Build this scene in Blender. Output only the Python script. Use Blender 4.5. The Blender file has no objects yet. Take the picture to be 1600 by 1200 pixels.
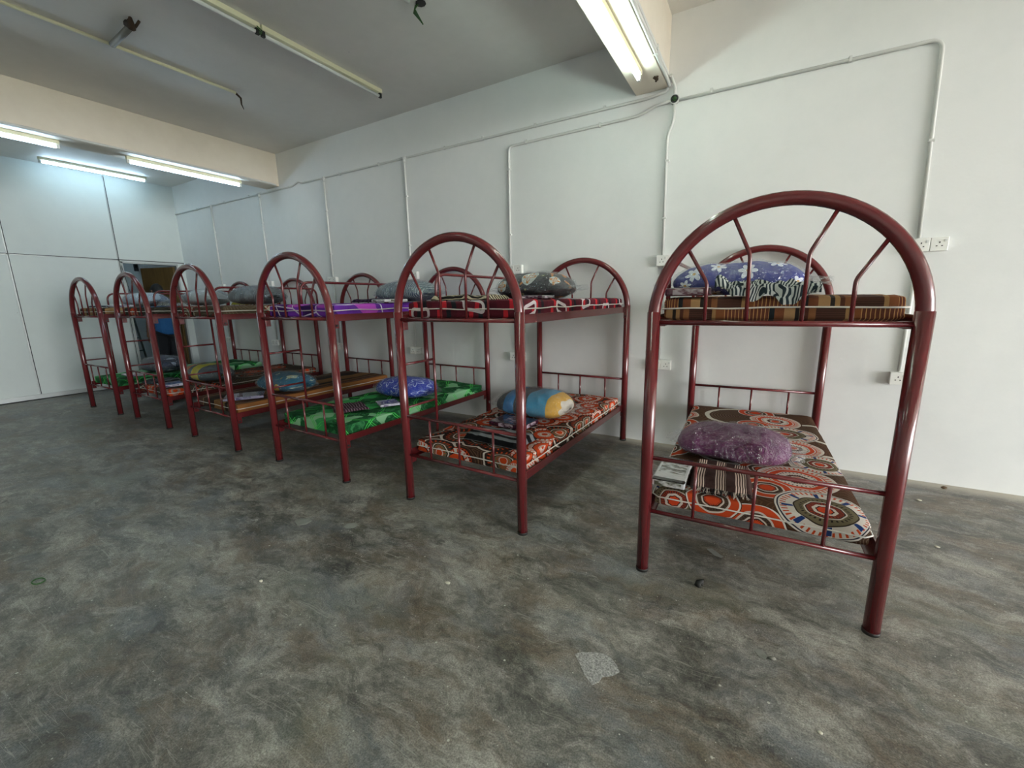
import bpy, math, random
from math import sin, cos, pi, radians, sqrt, atan2
from mathutils import Vector, Matrix, noise as mnoise

S = bpy.context.scene
COL = S.collection
# ------------------------------------------------------------------ camera
cam = bpy.data.cameras.new('camera')
cam.sensor_width = 36.0
cam.sensor_fit = 'HORIZONTAL'
cam.lens = 14.8272
cam.clip_start = 0.05
cam.clip_end = 200
cam_o = bpy.data.objects.new('camera', cam)
COL.objects.link(cam_o)
CAM_ROT = Matrix(((0.864452, -0.082785, 0.495852), (0.502399, 0.177201, -0.846283), (-0.017806, 0.980687, 0.194773)))
cam_o.matrix_world = Matrix.Translation((0, 0, 1.3383)) @ CAM_ROT.to_4x4()
S.camera = cam_o

# ------------------------------------------------------------------ world and exposure
world = bpy.data.worlds.new('sky')
S.world = world
world.use_nodes = True
bg = world.node_tree.nodes['Background']
bg.inputs[0].default_value = (0.97, 0.985, 1.0, 1)
bg.inputs[1].default_value = 15.5
S.view_settings.view_transform = 'Standard'
S.view_settings.look = 'None'
S.view_settings.exposure = 0.80
S.view_settings.gamma = 1.0
S.view_settings.use_curve_mapping = False
S.cycles.use_denoising = True
S.cycles.max_bounces = 8
S.cycles.diffuse_bounces = 5
S.cycles.transparent_max_bounces = 16
S.cycles.sample_clamp_indirect = 6.0
S.cycles.caustics_reflective = False
S.cycles.caustics_refractive = False

# daylight comes in through the open shop front (x = FRONT_X); the portal only guides sampling
FRONT_X = 10.5
pl = bpy.data.lights.new('shop_front_portal', 'AREA')
pl.shape = 'RECTANGLE'
pl.size = 3.1
pl.size_y = 6.3
pl.cycles.is_portal = True
po = bpy.data.objects.new('shop_front_portal', pl)
po.matrix_world = Matrix.Translation((FRONT_X + 0.02, 0.45, 1.55)) @ Matrix.Rotation(radians(90), 4, 'Y')
COL.objects.link(po)
sun = bpy.data.lights.new('sun', 'SUN')
sun.energy = 90.0
sun.angle = radians(.6)
sun.color = (1.0, .96, .88)
sun_o = bpy.data.objects.new('sun', sun)
sun_o.rotation_euler = (0, radians(-38), radians(8))   # high, from behind the building: it lights the pavement only
COL.objects.link(sun_o)
# tube light radiances
LAMP_NEAR = ((0.80, 1.0, 0.91), 27)
LAMP_FAR = ((0.55, 0.79, 1.0), 19)

# ------------------------------------------------------------------ helpers
random.seed(4)

def prop(o, label=None, cat=None, group=None, kind=None):
    if label: o['label'] = label
    if cat: o['category'] = cat
    if group: o['group'] = group
    if kind: o['kind'] = kind
    return o

def thing(name, label, cat, loc=(0, 0, 0), rz=0, group=None):
    o = bpy.data.objects.new(name, None)
    o.empty_display_size = 0.1
    COL.objects.link(o)
    o.location = loc
    o.rotation_euler = (0, 0, rz)
    return prop(o, label, cat, group)

class MB:
    """collects shapes into one mesh; every face keeps its uv in metres"""
    def __init__(s):
        s.v = []; s.f = []; s.uv = []; s.mi = []; s.sm = []
    def face(s, idx, uvs=None, m=0, smooth=False):
        s.f.append(idx); s.uv.append(uvs or [(0, 0)] * len(idx)); s.mi.append(m); s.sm.append(smooth)
    def box(s, x0, x1, y0, y1, z0, z1, m=0):
        b = len(s.v)
        s.v += [(x, y, z) for z in (z0, z1) for y in (y0, y1) for x in (x0, x1)]
        for q in ((0, 2, 3, 1), (4, 5, 7, 6), (0, 1, 5, 4), (2, 6, 7, 3), (0, 4, 6, 2), (1, 3, 7, 5)):
            p = [s.v[b + i] for i in q]
            if q in ((0, 2, 3, 1), (4, 5, 7, 6)): uv = [(a[0], a[1]) for a in p]
            elif q in ((0, 1, 5, 4), (2, 6, 7, 3)): uv = [(a[0], a[2]) for a in p]
            else: uv = [(a[1], a[2]) for a in p]
            s.face([b + i for i in q], uv, m)
        return s
    def tube(s, pts, r, n=12, m=0, closed=False, caps=True, smooth=True):
        P = [Vector(p) for p in pts]
        k = len(P)
        rr = r if isinstance(r, (list, tuple)) else [r] * k
        b0 = len(s.v)
        up = None
        for i in range(k):
            if closed: t = (P[(i + 1) % k] - P[i - 1])
            elif i == 0: t = P[1] - P[0]
            elif i == k - 1: t = P[-1] - P[-2]
            else: t = (P[i + 1] - P[i]).normalized() + (P[i] - P[i - 1]).normalized()
            if t.length < 1e-9: t = Vector((0, 0, 1))
            t.normalize()
            if up is None:
                up = Vector((0, 0, 1)) if abs(t.z) < 0.9 else Vector((0, 1, 0))
            up = (up - t * up.dot(t))
            if up.length < 1e-6: up = t.orthogonal()
            up.normalize()
            sd = t.cross(up)
            sc = 1.0
            if 0 < i < k - 1 and not closed:
                c = (P[i + 1] - P[i]).normalized().dot(t)
                sc = 1 / max(c, 0.5)
            for j in range(n):
                a = 2 * pi * j / n
                off = up * cos(a) * rr[i] + sd * sin(a) * rr[i]
                if sc > 1.001:
                    nb = ((P[i + 1] - P[i]).normalized() - (P[i] - P[i - 1]).normalized())
                    if nb.length > 1e-6:
                        nb.normalize()
                        off = off + nb * off.dot(nb) * (sc - 1)
                s.v.append(tuple(P[i] + off))
        segs = k if closed else k - 1
        L = 0
        for i in range(segs):
            i2 = (i + 1) % k
            d = (P[i2] - P[i]).length
            for j in range(n):
                j2 = (j + 1) % n
                s.face([b0 + i * n + j, b0 + i * n + j2, b0 + i2 * n + j2, b0 + i2 * n + j],
                       [(j / n, L), ((j + 1) / n, L), ((j + 1) / n, L + d), (j / n, L + d)], m, smooth)
            L += d
        if caps and not closed:
            s.face([b0 + j for j in range(n)][::-1], None, m)
            s.face([b0 + (k - 1) * n + j for j in range(n)], None, m)
        return s
    def grid(s, fn, nu, nv, m=0, uvfn=None, wrap_u=False, wrap_v=False, smooth=True):
        b = len(s.v)
        U = nu if wrap_u else nu + 1
        V = nv if wrap_v else nv + 1
        for i in range(U):
            for j in range(V):
                s.v.append(tuple(fn(i / nu, j / nv)))
        for i in range(nu):
            for j in range(nv):
                i2 = (i + 1) % U; j2 = (j + 1) % V
                q = [b + i * V + j, b + i2 * V + j, b + i2 * V + j2, b + i * V + j2]
                uv = None
                if uvfn:
                    uv = [uvfn(i / nu, j / nv), uvfn((i + 1) / nu, j / nv), uvfn((i + 1) / nu, (j + 1) / nv), uvfn(i / nu, (j + 1) / nv)]
                s.face(q, uv, m, smooth)
        return s
    def prism(s, pts, z0, z1, m=0):
        b = len(s.v); n = len(pts)
        s.v += [(p[0], p[1], z0) for p in pts] + [(p[0], p[1], z1) for p in pts]
        s.face([b + i for i in range(n)][::-1], [(p[0], p[1]) for p in pts][::-1], m)
        s.face([b + n + i for i in range(n)], [(p[0], p[1]) for p in pts], m)
        for i in range(n):
            j = (i + 1) % n
            s.face([b + i, b + j, b + n + j, b + n + i], None, m)
        return s
    def obj(s, name, mats, parent=None, bevel=0, bseg=2, recalc=True):
        me = bpy.data.meshes.new(name)
        me.from_pydata(s.v, [], s.f)
        if not isinstance(mats, (list, tuple)): mats = [mats]
        for m in mats: me.materials.append(m)
        ul = me.uv_layers.new(name='UVMap')
        flat = []
        for u in s.uv:
            for a in u: flat += [a[0], a[1]]
        ul.data.foreach_set('uv', flat)
        me.polygons.foreach_set('material_index', s.mi)
        me.polygons.foreach_set('use_smooth', s.sm)
        me.validate()
        me.update()
        o = bpy.data.objects.new(name, me)
        COL.objects.link(o)
        if parent: o.parent = parent
        if bevel:
            b = o.modifiers.new('bevel', 'BEVEL')
            b.width = bevel; b.segments = bseg; b.limit_method = 'ANGLE'
        return o

def arc(c, r, a0, a1, n, plane='xz', y=0):
    out = []
    for i in range(n + 1):
        a = a0 + (a1 - a0) * i / n
        if plane == 'xz': out.append((c[0] + r * cos(a), y, c[1] + r * sin(a)))
    return out

def rounded(pts, r, n=6):
    """polyline with its inner corners rounded"""
    P = [Vector(p) for p in pts]
    out = [P[0]]
    for i in range(1, len(P) - 1):
        a = (P[i - 1] - P[i]); b = (P[i + 1] - P[i])
        d = min(r, a.length * .45, b.length * .45)
        p0 = P[i] + a.normalized() * d; p1 = P[i] + b.normalized() * d
        for k in range(n + 1):
            t = k / n
            out.append(p0 * (1 - t) ** 2 + P[i] * 2 * t * (1 - t) + p1 * t * t)
    out.append(P[-1])
    return out

def copy_tree(o, parent=None):
    c = o.copy(); COL.objects.link(c)
    if parent: c.parent = parent
    for ch in list(o.children): copy_tree(ch, c)
    return c

# ------------------------------------------------------------------ materials
def srgb(h):
    if isinstance(h, str):
        h = h.lstrip('#'); c = [int(h[i:i + 2], 16) / 255 for i in (0, 2, 4)]
    else: c = list(h)
    return tuple((x / 12.92 if x <= .04045 else ((x + .055) / 1.055) ** 2.4) for x in c) + (1,)

class NT:
    def __init__(s, name, rough=0.5, **kw):
        s.mat = bpy.data.materials.new(name)
        s.mat.use_nodes = True
        s.t = s.mat.node_tree
        s.n = s.t.nodes
        s.bsdf = s.n['Principled BSDF']
        s.bsdf.inputs['Roughness'].default_value = rough
        for k, v in kw.items():
            s.bsdf.inputs[k.replace('_', ' ')].default_value = v
    def node(s, typ, **kw):
        n = s.n.new(typ)
        for k, v in kw.items(): setattr(n, k, v)
        return n
    def put(s, sock, val):
        if isinstance(val, bpy.types.NodeSocket): s.t.links.new(val, sock)
        elif val is not None:
            sock.default_value = val
    def m(s, op, a, b=None, c=None, clamp=False):
        n = s.node('ShaderNodeMath', operation=op); n.use_clamp = clamp
        s.put(n.inputs[0], a)
        if b is not None: s.put(n.inputs[1], b)
        if c is not None: s.put(n.inputs[2], c)
        return n.outputs[0]
    def vm(s, op, a, b=None):
        n = s.node('ShaderNodeVectorMath', operation=op)
        s.put(n.inputs[0], a)
        if b is not None: s.put(n.inputs[1], b)
        return n.outputs['Value'] if op in ('LENGTH', 'DOT_PRODUCT', 'DISTANCE') else n.outputs['Vector']
    def scale(s, v, k):
        n = s.node('ShaderNodeVectorMath', operation='SCALE')
        s.put(n.inputs[0], v); n.inputs['Scale'].default_value = k
        return n.outputs[0]
    def sep(s, v):
        n = s.node('ShaderNodeSeparateXYZ'); s.put(n.inputs[0], v)
        return n.outputs[0], n.outputs[1], n.outputs[2]
    def comb(s, x=0, y=0, z=0):
        n = s.node('ShaderNodeCombineXYZ')
        s.put(n.inputs[0], x); s.put(n.inputs[1], y); s.put(n.inputs[2], z)
        return n.outputs[0]
    def uv(s): return s.node('ShaderNodeTexCoord').outputs['UV']
    def objc(s): return s.node('ShaderNodeTexCoord').outputs['Object']
    def pos(s): return s.node('ShaderNodeNewGeometry').outputs['Position']
    def noise(s, v, scale=5, detail=4, rough=.55, dist=0, col=False, dims='3D'):
        n = s.node('ShaderNodeTexNoise'); n.noise_dimensions = dims
        s.put(n.inputs['Vector'], v)
        n.inputs['Scale'].default_value = scale; n.inputs['Detail'].default_value = detail
        n.inputs['Roughness'].default_value = rough; n.inputs['Distortion'].default_value = dist
        return n.outputs['Color'] if col else n.outputs['Fac']
    def vor(s, v, scale=5, feature='F1', rnd=1.0, dist='EUCLIDEAN', dims='2D'):
        n = s.node('ShaderNodeTexVoronoi'); n.voronoi_dimensions = dims; n.feature = feature
        if feature == 'F1': n.distance = dist
        s.put(n.inputs['Vector'], v)
        n.inputs['Scale'].default_value = scale; n.inputs['Randomness'].default_value = rnd
        return n
    def ramp(s, f, stops, interp='LINEAR'):
        n = s.node('ShaderNodeValToRGB'); cr = n.color_ramp; cr.interpolation = interp
        while len(cr.elements) < len(stops): cr.elements.new(0.5)
        for e, (p, c) in zip(cr.elements, sorted(stops, key=lambda q: q[0])):
            e.position = p
            e.color = srgb(c) if isinstance(c, str) else ((c, c, c, 1) if isinstance(c, (int, float)) else c)
        s.put(n.inputs[0], f)
        return n.outputs[0]
    def mix(s, f, a, b, mode='MIX'):
        n = s.node('ShaderNodeMix', data_type='RGBA', blend_type=mode)
        s.put(n.inputs[0], f)
        s.put(n.inputs[6], srgb(a) if isinstance(a, str) else a)
        s.put(n.inputs[7], srgb(b) if isinstance(b, str) else b)
        return n.outputs[2]
    def lt(s, a, b): return s.m('LESS_THAN', a, b)
    def gt(s, a, b): return s.m('GREATER_THAN', a, b)
    def band(s, x, a, b):
        return s.m('MULTIPLY', s.gt(x, a), s.lt(x, b))
    def color(s, c): s.put(s.bsdf.inputs['Base Color'], srgb(c) if isinstance(c, str) else c); return s
    def bump(s, h, strength=.3, dist=.01):
        n = s.node('ShaderNodeBump')
        n.inputs['Strength'].default_value = strength; n.inputs['Distance'].default_value = dist
        s.put(n.inputs['Height'], h)
        s.put(s.bsdf.inputs['Normal'], n.outputs[0]); return s

def plain(name, c, rough=.5, bump=0, bscale=60, **kw):
    t = NT(name, rough, **kw)
    if bump:
        nz = t.noise(t.objc(), bscale, 4)
        t.color(t.mix(t.m('MULTIPLY', nz, .25), c, (0.0, 0.0, 0.0, 1)))
        t.bump(nz, bump, .004)
    else: t.color(c)
    return t.mat

# painted plaster wall
def wall_mat(name, c, c2, bump=.12):
    t = NT(name, .55)
    p = t.pos()
    a = t.noise(p, 1.1, 5, .55)
    b = t.noise(p, 9, 5, .6)
    f = t.m('ADD', t.m('MULTIPLY', a, .7), t.m('MULTIPLY', b, .3))
    col = t.ramp(f, [(.35, c2), (.62, c)])
    sp = t.vor(p, 2.3, rnd=1, dims='3D')
    spot = t.lt(sp.outputs['Distance'], .012)
    col = t.mix(t.m('MULTIPLY', spot, .5), col, '#6b6a66')
    t.color(col)
    h = t.m('ADD', t.noise(p, 4, 3), t.m('MULTIPLY', t.noise(p, 55, 3), .25))
    t.bump(h, bump, .02)
    return t.mat

M_wall = wall_mat('white_wall_paint', '#eaebe9', '#e3e5e3')
M_beam = wall_mat('cream_beam_paint', '#e8e0d2', '#ded5c6')
M_ceil = wall_mat('grey_white_ceiling', '#e4e2dd', '#dcdad5', .2)
M_part = wall_mat('partition_board', '#cfd6d2', '#c9d0cd', .03)
M_far = wall_mat('far_room_paint', '#cdd6d6', '#c5cfd0')

def floor_mat():
    t = NT('polished_dark_concrete', .4)
    p = t.pos()
    wv = t.noise(p, 2.2, 4, .6, col=True)
    w = t.vm('ADD', p, t.scale(t.vm('SUBTRACT', wv, (.5, .5, .5)), .35))
    mp = t.node('ShaderNodeMapping'); mp.inputs['Rotation'].default_value = (0, 0, .55); mp.inputs['Scale'].default_value = (1, 2.0, 1)
    t.put(mp.inputs[0], w); ws = mp.outputs[0]
    big = t.noise(ws, .75, 4, .6)
    mid = t.noise(ws, 3.3, 12, .78)
    fine = t.noise(p, 38, 6, .75)
    grit = t.noise(p, 180, 3, .7)
    f = t.m('ADD', t.m('ADD', t.m('MULTIPLY', mid, .60), t.m('MULTIPLY', big, .26)), t.m('MULTIPLY', fine, .16))
    base = t.ramp(f, [(.42, '#403f3b'), (.475, '#5e5c56'), (.52, '#7a7770'), (.58, '#9c9890'), (.64, '#b4b2aa')])
    br = t.noise(t.vm('ADD', ws, (4, 1, 0)), 1.9, 8, .7)
    base = t.mix(t.ramp(br, [(.48, 0.0), (.62, .5)]), base, '#6e5a44')
    bl = t.noise(t.vm('ADD', ws, (7, 3, 0)), 1.6, 7, .68)
    base = t.mix(t.ramp(bl, [(.50, 0.0), (.66, .4)]), base, '#7a838c')
    gn = t.noise(t.vm('ADD', ws, (1, 8, 0)), 1.1, 6, .65)
    base = t.mix(t.ramp(gn, [(.52, 0.0), (.66, .3)]), base, '#7f8272')
    # pale scuffs, in crisp clusters
    s1 = t.ramp(t.noise(ws, 6.5, 12, .82), [(.55, 0.0), (.66, 1.0)])
    s2 = t.ramp(t.noise(t.vm('ADD', w, (3, 5, 0)), 1.3, 4, .6), [(.46, 0.0), (.60, 1.0)])
    base = t.mix(t.m('MULTIPLY', t.m('MULTIPLY', s1, s2), .75), base, '#b5b4ac')
    s3 = t.ramp(t.noise(t.vm('ADD', w, (9, 2, 0)), 14, 12, .88), [(.56, 0.0), (.64, .6)])
    base = t.mix(s3, base, '#aaa99f')
    dk = t.ramp(t.noise(t.vm('ADD', ws, (2, 9, 0)), 4.2, 10, .78), [(.54, 0.0), (.66, .65)])
    base = t.mix(dk, base, '#35332f')
    base = t.mix(.7, base, t.ramp(grit, [(.34, .2), (.66, .8)]), 'OVERLAY')
    # thin scratches
    for rot, sc, ph in ((.4, 3.0, 0), (1.5, 2.4, 5), (2.5, 3.4, 9)):
        m2 = t.node('ShaderNodeMapping'); m2.inputs['Rotation'].default_value = (0, 0, rot); m2.inputs['Location'].default_value = (ph, ph, 0); m2.inputs['Scale'].default_value = (.35, sc * 4, 1)
        t.put(m2.inputs[0], t.vm('ADD', p, t.scale(wv, .06)))
        n = t.noise(m2.outputs[0], 1.6, 2, .5)
        ln = t.lt(t.m('ABSOLUTE', t.m('SUBTRACT', n, .5)), .0035)
        gate = t.gt(t.noise(t.vm('ADD', p, (ph, 0, 0)), 2.4, 3), .56)
        base = t.mix(t.m('MULTIPLY', t.m('MULTIPLY', ln, gate), .4), base, '#a9a89e')
    # paint flecks
    for sc, r, th, o in ((7, .03, .90, 0), (19, .05, .955, 3), (45, .08, .975, 6)):
        v = t.vor(t.vm('ADD', t.vm('ADD', p, t.scale(wv, .02)), (o, o, 0)), sc)
        fl = t.m('MULTIPLY', t.lt(v.outputs['Distance'], r), t.gt(t.sep(v.outputs['Color'])[0], th))
        base = t.mix(t.m('MULTIPLY', fl, .8), base, '#c9c8bd')
    # cement dust along the foot of the long wall
    y = t.sep(p)[1]
    d = t.m('ADD', t.m('SUBTRACT', 3.95, y), t.m('MULTIPLY', t.noise(p, 9, 5), -.10))
    base = t.mix(t.ramp(d, [(0.0, .8), (.12, 0.0)]), base, '#b5ae9f')
    t.color(base)
    t.put(t.bsdf.inputs['Roughness'], t.ramp(mid, [(.35, .34), (.65, .58)]))
    t.bump(t.m('ADD', t.m('MULTIPLY', grit, .3), mid), .15, .006)
    return t.mat
M_floor = floor_mat()

def paint_red():
    t = NT('maroon_enamel_pipe', .22)
    t.color('#601f22')
    t.bsdf.inputs['Coat Weight'].default_value = .35
    t.bsdf.inputs['Coat Roughness'].default_value = .08
    t.bump(t.noise(t.objc(), 35, 2), .03, .004)
    return t.mat
M_red = paint_red()
M_rubber = plain('black_rubber', '#15140f', .6)
M_ply = plain('plywood_board', '#a98d66', .7, .1, 20)
M_pvc = plain('white_pvc', '#d3d4d0', .45)
M_sock = plain('socket_plastic', '#eeeee8', .3)
M_dark = plain('dark_hole', '#1d1c1b', .6)
M_batten = plain('lamp_batten_enamel', '#e6e2c2', .45)
M_tube_off = plain('unlit_tube_glass', '#e9ebe8', .2)
M_steel = plain('galvanised_steel', '#8c8a84', .5, .15, 40, Metallic=.6)
M_rust = plain('rusty_iron', '#3a2a1c', .9, .5, 60)
M_green_wire = plain('green_wire', '#2f5a24', .5)
M_alu = plain('aluminium_frame', '#a9adab', .4, Metallic=.5)
M_joint = plain('black_joint', '#1b1d1e', .7)
M_piping = plain('white_piping', '#d9d5cc', .7)

def emit(name, col, k):
    m = bpy.data.materials.new(name); m.use_nodes = True
    n = m.node_tree.nodes; n.clear()
    e = n.new('ShaderNodeEmission'); e.inputs[0].default_value = col + (1,); e.inputs[1].default_value = k
    o = n.new('ShaderNodeOutputMaterial'); m.node_tree.links.new(e.outputs[0], o.inputs[0])
    return m
M_lit_near = emit('lit_tube_greenish', *LAMP_NEAR)
M_lit_far = emit('lit_tube_bluish', *LAMP_FAR)

def plastic_bag():
    m = bpy.data.materials.new('clear_plastic_film'); m.use_nodes = True
    t = NT.__new__(NT); t.mat = m; t.t = m.node_tree; t.n = t.t.nodes
    t.n.clear()
    out = t.node('ShaderNodeOutputMaterial')
    tr = t.node('ShaderNodeBsdfTransparent'); tr.inputs[0].default_value = (.96, .97, .98, 1)
    gl = t.node('ShaderNodeBsdfGlossy'); gl.inputs['Roughness'].default_value = .05; gl.inputs[0].default_value = (1, 1, 1, 1)
    df = t.node('ShaderNodeBsdfDiffuse'); df.inputs[0].default_value = (.9, .92, .94, 1)
    b = t.node('ShaderNodeBump'); b.inputs['Strength'].default_value = 1.0; b.inputs['Distance'].default_value = .035
    oc = t.objc()
    wv = t.noise(oc, 6, 3, .6, col=True)
    h = t.noise(t.vm('ADD', oc, t.scale(wv, .25)), 17, 5, .65)
    r = t.m('ABSOLUTE', t.m('SUBTRACT', h, .5))
    t.put(b.inputs['Height'], t.m('MULTIPLY', r, 1.4))
    for q in (gl, df): t.put(q.inputs['Normal'], b.outputs[0])
    fr = t.node('ShaderNodeLayerWeight'); fr.inputs['Blend'].default_value = .5
    t.put(fr.inputs['Normal'], b.outputs[0])
    fac = t.m('POWER', fr.outputs['Facing'], 3.0)
    mx = t.node('ShaderNodeMixShader')
    t.put(mx.inputs[0], t.m('ADD', t.m('MULTIPLY', fac, .36), .04, clamp=True))
    t.t.links.new(tr.outputs[0], mx.inputs[1]); t.t.links.new(gl.outputs[0], mx.inputs[2])
    mx2 = t.node('ShaderNodeMixShader'); 
    crease = t.ramp(r, [(0.0, .26), (.012, .03), (.05, .008)])
    t.put(mx2.inputs[0], crease)
    t.t.links.new(mx.outputs[0], mx2.inputs[1]); t.t.links.new(df.outputs[0], mx2.inputs[2])
    t.t.links.new(mx2.outputs[0], out.inputs[0])
    return m
M_bag = plastic_bag()

# ---- printed fabrics (uv in metres)
def cloth(name, rough=.85):
    t = NT(name, rough)
    t.bsdf.inputs['Specular IOR Level'].default_value = .15
    return t

def fold_bump(t, uv, k=.25, sc=7):
    t.bump(t.m('ADD', t.noise(uv, sc, 3, .5, dist=.6), t.m('MULTIPLY', t.noise(uv, 160, 2), .08)), k, .03)

def medallion_mat(name, base, line, cols, scale=4.2, rnd=.75, seed=0.0, share=.62, grow=1.0):
    """voronoi-placed medallions: discs of rings and ticks on a ground of fine concentric lines"""
    t = cloth(name)
    uv0 = t.vm('ADD', t.uv(), (seed, seed * .7, 0))
    wv = t.noise(uv0, 5, 2, col=True)
    uv = t.vm('ADD', uv0, t.scale(t.vm('SUBTRACT', wv, (.5, .5, .5)), .07))
    v = t.vor(uv, scale, rnd=rnd)
    dv = t.vm('SUBTRACT', uv, v.outputs['Position'])
    dv = t.vm('MULTIPLY', dv, (1, 1, 0))
    d = t.m('MULTIPLY', t.vm('LENGTH', dv), scale * grow)
    x, y, _ = t.sep(dv)
    ang = t.m('ARCTAN2', y, x)
    rndc = t.sep(v.outputs['Color'])
    ground = t.mix(t.m('MULTIPLY', t.lt(t.m('FRACT', t.m('MULTIPLY', d, 13)), .2), .8), base, line)
    R1 = [(0, cols[0]), (.07, cols[3]), (.1, cols[1]), (.17, cols[0]), (.3, cols[2]), (.33, cols[1]), (.42, cols[3]), (.44, cols[0]), (.52, cols[2]), (.545, base)]
    R2 = [(0, cols[0]), (.09, cols[3]), (.12, cols[4]), (.2, cols[2]), (.23, cols[3]), (.26, cols[5]), (.36, cols[2]), (.5, cols[1]), (.56, base)]
    r1 = t.ramp(d, R1, 'CONSTANT'); r2 = t.ramp(d, R2, 'CONSTANT')
    col = t.mix(t.gt(rndc[1], .5), r1, r2)
    tick = t.m('MULTIPLY', t.gt(t.m('SINE', t.m('MULTIPLY', ang, 22)), .45), t.m('MAXIMUM', t.band(d, .33, .42), t.band(d, .11, .17)))
    col = t.mix(tick, col, cols[0])
    tick = t.m('MULTIPLY', t.gt(t.m('SINE', t.m('MULTIPLY', ang, 34)), .2), t.band(d, .455, .50))
    col = t.mix(tick, col, cols[2])
    on = t.m('MULTIPLY', t.lt(d, .56), t.lt(rndc[0], share))
    col = t.mix(on, ground, col)
    t.color(col)
    fold_bump(t, t.uv())
    return t.mat

ORANGE, WHITE_, DK, BROWN, OLIVE, BLUE = '#c2441c', '#cfc4ba', '#2c1d18', '#4c3a2d', '#6c6248', '#27386b'
M_med_b = medallion_mat('orange_medallion_print', '#3f2a20', '#7a5c45', [ORANGE, WHITE_, DK, WHITE_, OLIVE, BROWN], 4.6, .85, .3, 1.0, .80)
M_med_d = medallion_mat('brown_medallion_print', '#41382e', '#6d6150', [ORANGE, '#a39a8d', DK, '#8d8474', '#555043', '#4a4238'], 3.4, .8, 2.2, .65)
M_med_e = medallion_mat('olive_cream_medallion_print', '#4e4232', '#6f6350', ['#7d2a20', '#b7ae98', '#2a241c', '#b7ae98', '#5d5544', '#4e4232'], 3.0, .8, 4.1, .55)
M_med_f = medallion_mat('dark_orange_medallion_print', '#2b2a24', '#5c5a4e', ['#c24420', '#9a9488', '#1c1a16', '#6a6a5a', '#3f4437', '#332c24'], 3.6, .8, 7.4, .8)

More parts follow.
